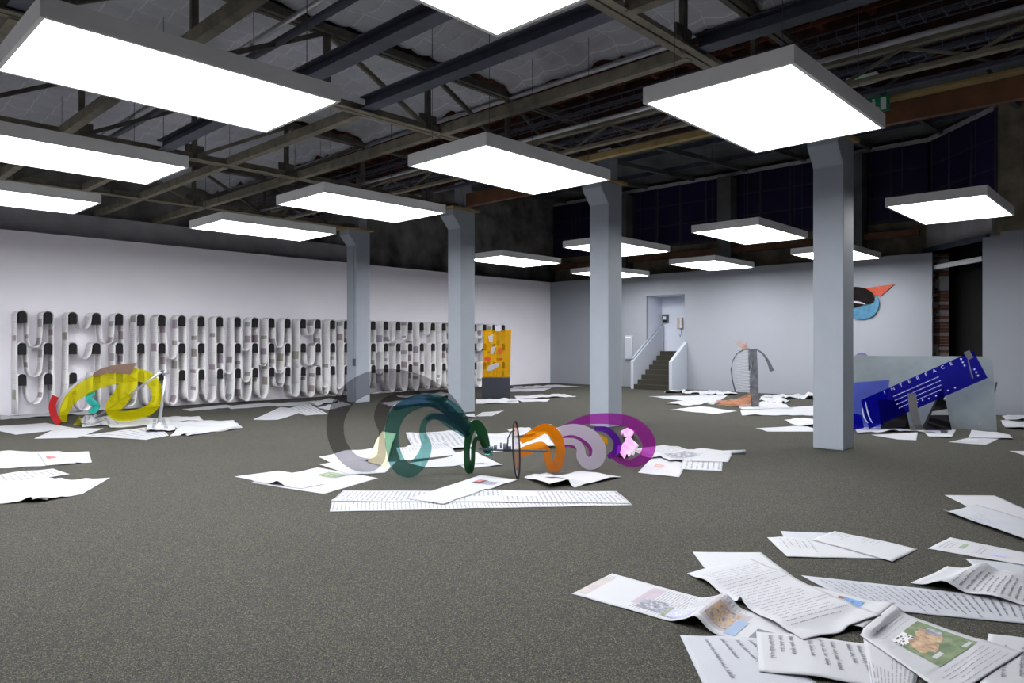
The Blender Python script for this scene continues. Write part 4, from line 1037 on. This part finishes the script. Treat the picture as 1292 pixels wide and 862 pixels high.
plate('dark_green_plate', [B3((616, 572, 6), (611, 556, 12), (606, 542, 13), (599, 535, 11), (592, 547, 9), (589, 568, 7), (590, 588, 8), (593, 594, 8), (596.5, 582, 5), (597.5, 563, 4.5), (601.5, 553, 5), (608, 557, 5), (614, 570, 6))], n0_, 0.75, T6, 'a_green', sp)['label'] = 'dark green S-shaped plate'
plate('black_ring', [ell(651.5, 567.5, 4.6, 36.8, 40, -0.045), ell(651.6, 567.5, 3.7, 35.6, 40, -0.045)], r0, 1.2, 0.012, 'peg', sp)
plate('clear_disc', [ell(651.6, 567.5, 3.7, 35.6, 40, -0.045)], r0, 1.2, 0.006, 'a_clear', sp)
tube_px('wire_arc', [(640, 566), (641, 553), (645, 545), (650, 543)], r0, 0.008, 'peg', sp)
rod = Vector((r0.x, r0.y, 0))+facing(r0)*0.2
tube_px('axle', [(604, 566), (627, 568), (692, 569)], rod, 0.012, 'dark_steel', sp)
for u, v, rr, ln in ((617, 569, 0.055, 0.05), (625, 565, 0.03, 0.02), (632, 562, 0.035, 0.01), (638, 564, 0.045, 0.03), (643, 566, 0.03, 0.02)):
    c = pt(u, v, rod); a = Vector((SY, -CY, 0))
    part(MB().tube([c-a*ln, c+a*ln], rr, 14), 'axle_disc', 'a_teal' if u < 620 else 'dark_steel', sp)
plate('orange_plate', [B3((657, 557, 7), (671, 549, 12), (688, 541, 13), (701, 549, 13), (707, 566, 11), (704, 585, 13), (697, 591, 9), (692, 582, 9), (690.5, 570, 8), (684, 562, 9), (671, 566, 12), (656, 572, 12))], o0, -0.5, T6, 'a_orange', sp)['label'] = 'orange transparent looped plate'
plate('frosted_spiral', [B3((698, 548, 12), (722, 542, 14), (743, 549, 17), (755, 563, 17), (754, 579, 17), (743, 585, 16), (734, 577, 13), (732.5, 566, 10), (726, 558.5, 9), (712, 557, 8), (702, 561, 6))], f0, 0.15, T6, 'a_frost', sp)['label'] = 'frosted white spiral plate'
f1 = f0+facing(f0)*0.15
plate('magenta_strip', [B3((704, 556, 5), (722, 548, 8), (739, 556, 9), (747, 568, 8), (744, 578, 4))], f1, 0.1, T6, 'a_mag', sp)
plate('magenta_strip', [B3((708, 564, 4), (718, 561, 6), (729, 566, 4))], f1, 0.1, T6, 'a_mag', sp)
plate('magenta_spiral', [B3((714, 537, 4), (738, 530, 11), (768, 528.5, 14), (795, 533, 15), (813, 547, 17), (819, 564, 17), (811, 579, 14), (794, 584.5, 9), (777, 579, 6), (768, 572, 3))], m0, -0.12, T6, 'a_mag', sp)['label'] = 'large magenta transparent spiral plate'
m1 = m0+facing(m0)*0.1
plate('purple_hook', [B3((750, 541, 5), (766, 543, 8), (778, 556, 9), (777, 570, 10), (767, 577, 5))], m1, 0.1, T6, 'a_purple', sp)
plate('amber_chip', [[(757, 548), (766, 553), (767, 560), (760, 561)]], m1, 0.1, T6, 'a_amber', sp)
plate('clear_sheet', [[(536, 546), (653, 552), (653, 599), (530, 601)]], Vector((t0_.x, t0_.y, 0))+facing(t0_)*0.2, 0.0, 0.006, 'a_clear', sp)
plate('clear_sheet', [[(655, 560), (700, 562), (742, 594), (655, 598)]], Vector((r0.x, r0.y, 0))+facing(r0)*0.3, 0.0, 0.006, 'a_clear', sp)
for c, lab in (([(776, 577), (792, 562), (805, 566), (788, 582)], 'crumpled pink foil inside the magenta spiral'), ([(782, 553), (798, 549), (802, 556), (788, 562)], 'folded pink foil behind the magenta spiral')):
    sheet('pink_foil', c, 'pinkp', crumple=0.12, label=lab, cat='foil', damp=False)
# ------------------------------------------------------------------ yellow swirl with metal rods before the peg wall
y0_ = fl(82, 536)
ys = empty('yellow_sculpture', Vector((y0_.x, y0_.y, 0)), 0, 'yellow transparent swirl with red and brown bands and metal rods', 'sculpture')
plate('yellow_swirl', [B3((80, 533, 8), (80, 522, 11), (88, 505, 15), (103, 492, 17), (125, 481, 18), (150, 475, 18), (178, 474, 16), (194, 484, 15), (198, 500, 14), (190, 516, 13), (168, 524, 13), (146, 524, 13), (143, 514, 20), (152, 502, 22), (161, 488, 22), (168, 476, 14))], y0_, 0.0, T6, 'a_yellow', ys)['label'] = 'yellow transparent swirl plate'
yb = y0_+facing(y0_)*0.05; yf = y0_-facing(y0_)*0.04
plate('red_band', [B3((70, 500, 8), (66, 512, 8.5), (68, 524, 8.5), (75, 535, 8))], yf, 0.0, 0.02, 'red', ys)
plate('grey_band', [B3((76, 533, 5), (73, 520, 6), (78, 504, 7), (92, 490, 6), (104, 477, 2))], yb, 0.0, 0.012, 'greyp', ys)
plate('brown_band', [[(117.5, 471), (128, 465), (140, 461.5), (155, 459.5), (172.5, 458), (164, 472.5), (150, 470.5), (135, 471), (120, 475)]], yf, 0.0, 0.015, 'brownp', ys)
plate('teal_squiggle', [B3((119, 496, 5), (112, 500, 7), (115, 507, 8), (122, 512, 8), (118, 518, 8), (112, 519, 4))], yb, 0.0, 0.03, 'tealp', ys)
uf = fl(200, 540)
ra = fl(117, 531); rt_ = pt(203, 470, uf)
part(MB().tube([ra+Vector((0, 0, 0.02)), ra.lerp(rt_, 0.5), rt_], 0.022, 8), 'slanted_rod', 'galv', ys)
part(MB().tube([uf+Vector((0, 0, 0.02)), pt(205, 505, uf), pt(209, 471, uf)], 0.032, 10, 0.7), 'upright_rod', 'galv', ys)
part(MB().tube([pt(206, 471.5, uf), pt(212, 469.5, uf)], 0.045, 10), 'rod_joint', 'galv', ys)
for c, h in ((fl(200, 543), 0.16), (fl(116, 534), 0.13)):
    part(MB().add([c+Vector((0.16*math.cos(a), 0.16*math.sin(a), 0.004)) for a in (0.2, 1.9, 3.5, 4.9)]+[c+Vector((0.02, 0.01, h))], [(0, 1, 4), (1, 2, 4), (2, 3, 4), (3, 0, 4)]), 'paper_cone', 'paper', ys)
part(MB().add([fl(92, 537)+Vector((0, 0, 0.005)), fl(101, 531)+Vector((0, 0, 0.1)), fl(103, 537)+Vector((0, 0, 0.02))], [(0, 1, 2)]), 'yellow_offcut', 'a_yellow', ys)
# ------------------------------------------------------------------ yellow panel on its black box before the far peg wall
q0 = fl(626, 503.5)
yp = empty('yellow_panel_sculpture', Vector((q0.x, q0.y, 0)), YAW-math.pi/2, 'upright yellow transparent panel on a charcoal box', 'sculpture')
MB().box(-0.42, 0.4, 0.0, 0.45, 0, 0.625).build('box', 'box_black', yp, bevel=0.008)
yp2 = yp
def plateL(name, loops, p0, thick, mat, root):
    o = plate(name, loops, p0, 0.0, thick, mat)
    mw = o.matrix_basis.copy(); o.parent = root
    o.matrix_basis = (Matrix.Translation(root.location) @ Matrix.Rotation(root.rotation_euler.z, 4, 'Z')).inverted() @ mw
    return o
qf = q0+facing(q0)*0.1
plateL('yellow_panel', [[(609.6, 416.6), (645, 416), (643.8, 477.2), (608.5, 476.8)]], qf, T6, 'a_amber', yp)
q1 = qf-facing(q0)*0.03
plateL('pale_strip', [[(627, 417), (645, 416), (643.8, 476), (630, 476)]], q1, 0.006, 'a_clear', yp)
for lp, mt in (([(616, 424), (622, 422), (622, 432), (617.5, 432)], 'greyp'), ([(620.5, 438), (626, 436.5), (622, 447.5), (618.5, 446)], 'greyp'), (ell(622, 463, 9, 3.4, 18, -0.45), 'greyp'), ([(627, 476.8), (641, 477), (632, 485), (627.5, 483)], 'greyp'), ([(624, 412), (633, 410), (632, 418), (625, 418)], 'greyp'),
               (ell(615, 453, 4, 3, 14), 'orangep'), (ell(631, 443, 3, 4, 14), 'orangep'), ([(629, 452), (634, 452), (634, 454), (629, 454)], 'red')):
    plateL('glued_shape', [lp], q1-facing(q0)*0.02, 0.01, mt, yp)
for o in list(yp.children):
    if o.name.startswith(('glued_shape', 'pale_strip')): reparent(o, [q for q in yp.children if q.name.startswith('yellow_panel')][0])
# ------------------------------------------------------------------ zinc sheet, blue panel and metal pieces
zr, zl = fl(1258, 544.5), fl(1048, 531)
zv = zr-zl; zang = math.atan2(zv.x, -zv.y)-YAW
zs = empty('zinc_sheet', Vector((zr.x, zr.y, 0)), 0, 'large upright cloudy zinc sheet behind the blue panel', 'metal sheet')
plate('sheet', [[(1258, 544.5), (1252, 450), (1048, 448.5), (1048, 531)]], zr, zang, 0.008, 'zinc', zs)
plate('bolt_mark', [ell(1236, 535, 0.8, 0.8, 8)], zr-facing(zr, zang)*0.012, zang, 0.006, 'steel', zs)
part(MB().bar(zl+Vector((0.1, 0.05, 0.0))+facing(zl)*0.35, zl+Vector((0.1, 0.05, 0.9))+facing(zl)*0.02, 0.03), 'back_prop', 'steel', zs)
part(MB().bar(zr+facing(zr)*0.35, zr+Vector((0, 0, 0.9))+facing(zr)*0.02, 0.03), 'back_prop', 'steel', zs)
l0 = fl(1087, 529.5)
ls = plate('lilac_plate', [[(1077, 529.5), (1077, 455)]+[(1087-10*math.cos(a), 455-10*math.sin(a)) for a in [math.pi*k/10 for k in range(1, 10)]]+[(1097, 455), (1097, 529.5)]], l0, 0.0, T6, 'a_lilac')
tag(ls, 'round-topped lilac transparent plate behind the zinc sheet', 'plate')
b0 = fl(1097, 542.4); bv = fl(1246, 546.8)-b0; bang = math.atan2(bv.x, -bv.y)-YAW     # stands roughly parallel to the zinc sheet
bs = empty('engraved_board', Vector((b0.x, b0.y, 0)), 0, 'tilted cobalt blue transparent panel engraved with white text', 'panel')
plate('panel', [[(1096.5, 541.6), (1086, 505), (1228, 443), (1246, 477)]], b0, bang, T6, 'a_blue', bs)
bf = b0-facing(b0, bang)*0.012
plate('dot', [ell(x, y, 1.25, 1.25, 12) for x, y in ((1212.6, 453.2), (1214.8, 457.2), (1217, 461.2), (1229.4, 466), (1231.7, 470), (1234, 474))], bf, bang, 0.003, 'white_print', bs)
plate('metal_tab', [[(1216, 445), (1223, 442), (1228, 451), (1221.5, 454.5)]], bf, bang, 0.006, 'steel', bs)
plate('metal_tab', [B3((1221.5, 454.5, 1.6), (1224.3, 466, 1.7), (1227.3, 477.5, 1.9))], bf, bang, 0.006, 'steel', bs)
plate('scratched_mark', [B3((1092, 507, 1), (1094, 517, 1.6), (1097, 527, 1.4), (1101, 534, 0.8)), B3((1088, 515, 1), (1090, 526, 1.6), (1095, 534, 1))], bf, bang, 0.003, 'white_print', bs)
rows = MB()
rg = random.Random(21); quads = []
ux, uy = 0.9163, -0.4004; vx, vy = 0.4004, 0.9163      # along and down the tilted panel in the photo
for (sx_, sy_), L_ in (((1127, 500), 60), ((1129, 505), 62), ((1131, 510), 62), ((1134, 514.5), 58)):
    x = 0
    while x < L_:
        w_ = rg.uniform(0.6, 2.4)
        px, py = sx_+ux*x, sy_+uy*x
        quads.append([(px, py), (px+ux*w_, py+uy*w_), (px+ux*w_+vx*0.9, py+uy*w_+vy*0.9), (px+vx*0.9, py+vy*0.9)]); x += w_+0.9
plate('engraved_lines', quads, bf, bang, 0.002, 'white_print', bs)['kind'] = 'stuff'
for x, y in ((1148, 513), (1157, 507.5), (1164, 505), (1172, 503), (1181, 499.5), (1196, 492.8), (1205, 489.5)):
    plate('engraved_dot', [ell(x, y, 1.1, 0.9, 8)], bf, bang, 0.002, 'white_print', bs)
def letter(ch, u, v, p0, size, rot, mat, root, ang=0.0, name='engraved_letter'):
    cu = bpy.data.curves.new(name, 'FONT'); cu.body = ch; cu.size = size; cu.extrude = 0.001; cu.align_x = 'CENTER'; cu.align_y = 'CENTER'
    tmp = bpy.data.objects.new(name, cu); col.objects.link(tmp)
    me = bpy.data.meshes.new_from_object(tmp.evaluated_get(bpy.context.evaluated_depsgraph_get()))
    bpy.data.objects.remove(tmp); bpy.data.curves.remove(cu)
    me.materials.clear(); me.materials.append(M[mat])
    o = bpy.data.objects.new(name, me); col.objects.link(o)
    th = YAW+ang; a = Vector((math.sin(th), -math.cos(th), 0)); n = a.cross(Vector((0, 0, 1)))
    c = pt(u, v, p0, ang); mw = Matrix.Identity(4)
    for i in range(3):
        mw[i][0] = a[i]; mw[i][1] = (0, 0, 1)[i]; mw[i][2] = n[i]; mw[i][3] = c[i]
    mw = mw @ Matrix.Rotation(rot, 4, 'Z')
    if root is not None:
        o.parent = root; mw = Matrix.Translation(-Vector(root.location)) @ mw
    o.matrix_basis = mw
    return o
for k, ch in enumerate('INTERFACE'):
    letter(ch, 1116+10.5*k, 495.5-4.55*k, bf, 0.085, math.atan(0.437), 'white_print', bs, bang)
bp0 = [o for o in bs.children if o.name.startswith('panel')][0]
for o in list(bs.children):
    if o is not bp0: reparent(o, bp0)
sb0 = fl(1158, 546)
ss = empty('steel_strip', Vector((sb0.x, sb0.y, 0)), 0, 'bent brushed steel strip standing in front of the blue panel', 'metal strip')
part(MB().add([pt(u, v, sb0)+facing(sb0)*d for u, v, d in ((1149, 497, 0.1), (1159.5, 497, 0.1), (1149.5, 520, 0.05), (1160, 520, 0.05), (1152, 536, 0.0), (1162, 536, 0.0), (1154, 543, -0.05), (1164.5, 542.5, -0.05), (1165, 546, -0.2), (1176, 545.5, -0.2))], [(0, 1, 3, 2), (2, 3, 5, 4), (4, 5, 7, 6), (6, 7, 9, 8)]), 'strip', 'steel', ss)
ss.children[0].modifiers.new('solid', 'SOLIDIFY').thickness = 0.006
k0 = fl(1183, 543.3)
ws = empty('black_wedge', Vector((k0.x, k0.y, 0)), 0, 'polished black triangular wedge propping the blue panel', 'wedge')
nn = facing(k0)
pA, pB, pC = pt(1166, 543, k0), pt(1201, 543, k0), pt(1184, 488, k0)
pA.z = 0; pB.z = 0
part(MB().add([pA, pB, pC-nn*0.13, pA+nn*0.1, pB+nn*0.1, pC-nn*0.1], [(0, 1, 2), (3, 5, 4), (0, 2, 5, 3), (1, 4, 5, 2), (0, 3, 4, 1)]), 'wedge_body', 'mirror_black', ws)
pD = pC-nn*0.13
part(MB().add([pA.lerp(pD, 0.36)-nn*0.004, pB.lerp(pD, 0.36)-nn*0.004, pB.lerp(pD, 0.5)-nn*0.004, pA.lerp(pD, 0.44)-nn*0.004], [(0, 1, 2, 3)]), 'reflective_strip', 'steel', ws)
part(MB().tube([pt(1188, 503, k0)-nn*0.13, pt(1188, 503, k0)-nn*0.04], 0.025, 10), 'bolt', 'steel', ws)
pl0 = fl(1100, 540)
o = plate('pale_blue_plate', [[(1062, 484), (1122, 479.5), (1116, 540), (1062, 540)]], pl0, 0.0, T6, 'a_lblue'); tag(o, 'pale blue transparent plate behind the cobalt panel', 'plate')
o = plate('black_plate', [[(1108, 504), (1133, 505), (1144, 522), (1148, 541), (1112, 541)]], fl(1120, 541.5), 0.1, T6, 'mirror_black'); tag(o, 'dark plate standing behind the cobalt panel', 'plate')
o = plate('blue_offcut', [[(1066, 536), (1074, 521), (1087, 524), (1090, 540), (1070, 544)]], fl(1080, 545), 0.0, T6, 'a_blue'); tag(o, 'small cobalt blue offcut beside the column', 'plate')
# ------------------------------------------------------------------ plank, hoop and straw
d0 = fl(953, 513.5)
ps = empty('plank_sculpture', Vector((d0.x, d0.y, 0)), 0, 'upright grey plank with hoop, wire and orange straw', 'sculpture')
plate('plank', [[(944.5, 441), (954, 440), (955.5, 470), (957, 513.5), (949, 513.5), (946.5, 490), (946.4, 472), (949.5, 462), (949.8, 452), (948.5, 458), (945.5, 468)]], d0, 0.15, 0.07, 'plank', ps)
tube_px('hoop', [(946, 440.5), (938, 441.5), (930, 446), (924.5, 455), (922.5, 466), (924, 480), (928, 495)], d0, 0.016, 'dark_steel', ps)
o = plate('flared_strip', [B3((953, 440.5, 1.2), (962, 446, 2.2), (969, 456, 3.6), (974, 468.5, 5.5))], d0, 0.0, 0.012, 'plank', ps)
rg = random.Random(9); mb = MB()
for k in range(80):
    a = Vector((d0.x, d0.y, 0))+Vector((rg.uniform(-0.08, 0.05), rg.uniform(-0.05, 0.1), rg.uniform(0.02, 0.42)))
    u = rg.uniform(903, 936); v = rg.uniform(507, 515); e = fl(u, v); e.z = rg.uniform(0.005, 0.1)
    m_ = a.lerp(e, 0.5); m_.z = max(0.02, a.z*rg.uniform(0.1, 0.5))
    c = [a, a.lerp(m_, 0.5)+Vector((0, 0, -0.02)), m_, m_.lerp(e, 0.5), e]
    mb.tube(c, 0.0035, 4)
part(mb, 'straw_pile', 'straw', ps)['kind'] = 'stuff'
mb = MB()
for k in range(16):
    s_ = pt(941+rg.uniform(-5, 4), 441, d0); e = pt(937+rg.uniform(-9, 9), 431+rg.uniform(-3, 5), d0)+facing(d0)*rg.uniform(-0.2, 0.2)
    mb.tube([s_, s_.lerp(e, 0.5)+Vector((0.02, 0.02, 0.02)), e], 0.004, 4)
part(mb, 'straw_tuft', 'straw', ps)['kind'] = 'stuff'
pts_ = []
for k in range(110):
    f = k/110; u = 938+8*math.cos(k*0.75+rg.uniform(-0.4, 0.4))+rg.uniform(-3, 3); v = 438+58*f
    pts_.append(pt(u, v, d0)+facing(d0)*(0.14*math.sin(k*0.75)))
part(MB().tube(pts_, 0.0022, 4), 'wire_coil', 'wire', ps)
# ------------------------------------------------------------------ wall piece on the back wall
a0 = onX(1100, 380, XW-0.03)
ws2 = empty('wall_artwork', a0, 0, 'orange, black and blue relief hung on the grey back wall', 'wall art')
plate('orange_triangle', [[(1088, 364), (1128.5, 358.8), (1111.5, 373.6), (1098, 372)]], onX(1100, 380, XW-0.025), -YAW, 0.04, 'orangep', ws2)
plate('blue_blob', [cm([(1072, 389), (1085, 387), (1095, 384), (1103, 381), (1106.5, 374), (1109.5, 382), (1107, 392), (1099.5, 400), (1088, 402.5), (1076, 400)])], onX(1100, 380, XW-0.05), -YAW, 0.05, 'bluep', ws2)
plate('black_shape', [cm([(1060, 364), (1077, 362), (1090, 363.5), (1100, 369), (1103, 377), (1099.5, 383), (1090, 384.5), (1078, 388), (1062, 390)])], onX(1100, 380, XW-0.09), -YAW, 0.03, 'blackp', ws2)
plate('white_streak', [B3((1070, 381, 2), (1082, 381.5, 2.4), (1092, 384, 1))], onX(1100, 380, XW-0.115), -YAW, 0.01, 'paper', ws2)
# ------------------------------------------------------------------ emergency lamp and exit sign under the roof
c = onX(1088, 103, 10.0)
em = empty('emergency_lamp', c, 0, 'emergency lamp with a green light below the cable tray', 'lamp')
MB().tube([(0, -0.17, 0), (0, 0.17, 0)], 0.055, 12).build('lens', 'lens', em)
MB().box(-0.05, 0.05, -0.19, 0.19, 0.03, 0.075).build('housing', 'plastic', em, bevel=0.01)
MB().box(-0.062, -0.05, -0.02, 0.06, -0.025, 0.02).build('green_light', 'green_led', em)
MB().tube([(0, 0.0, 0.07), (0, 0, 0.15)], 0.006, 5).build('cord', 'dark_steel', em)
c = onX(1103, 133, 10.75)
ex = empty('exit_sign', c, 0, 'green running-man exit sign hung below the roof', 'sign')
MB().box(-0.02, 0.02, -0.2, 0.2, -0.11, 0.11).build('panel', 'sign_green', ex, bevel=0.005)
fig = MB().box(-0.024, -0.02, -0.02, 0.02, -0.02, 0.04).box(-0.024, -0.02, -0.015, 0.02, 0.048, 0.08)
fig.add([(-0.024, 0.0, -0.02), (-0.024, 0.03, -0.02), (-0.024, 0.07, -0.09), (-0.024, 0.045, -0.09)], [(0, 1, 2, 3)]).add([(-0.024, -0.02, -0.02), (-0.024, 0.01, -0.02), (-0.024, -0.05, -0.05), (-0.024, -0.06, -0.085), (-0.024, -0.075, -0.05)], [(0, 1, 2, 3, 4)]).add([(-0.024, 0.02, 0.04), (-0.024, 0.02, 0.025), (-0.024, 0.07, 0.0), (-0.024, 0.075, 0.012)], [(0, 1, 2, 3)])
fig.build('running_figure', 'plastic', ex)
MB().box(-0.024, -0.02, -0.16, -0.09, -0.09, 0.08).build('door_symbol', 'plastic', ex)
MB().tube([(0, -0.15, 0.11), (0, -0.15, 0.19)], 0.005, 5).build('hanging_wire', 'dark_steel', ex); MB().tube([(0, 0.15, 0.11), (0, 0.15, 0.19)], 0.005, 5).build('hanging_wire', 'dark_steel', ex)
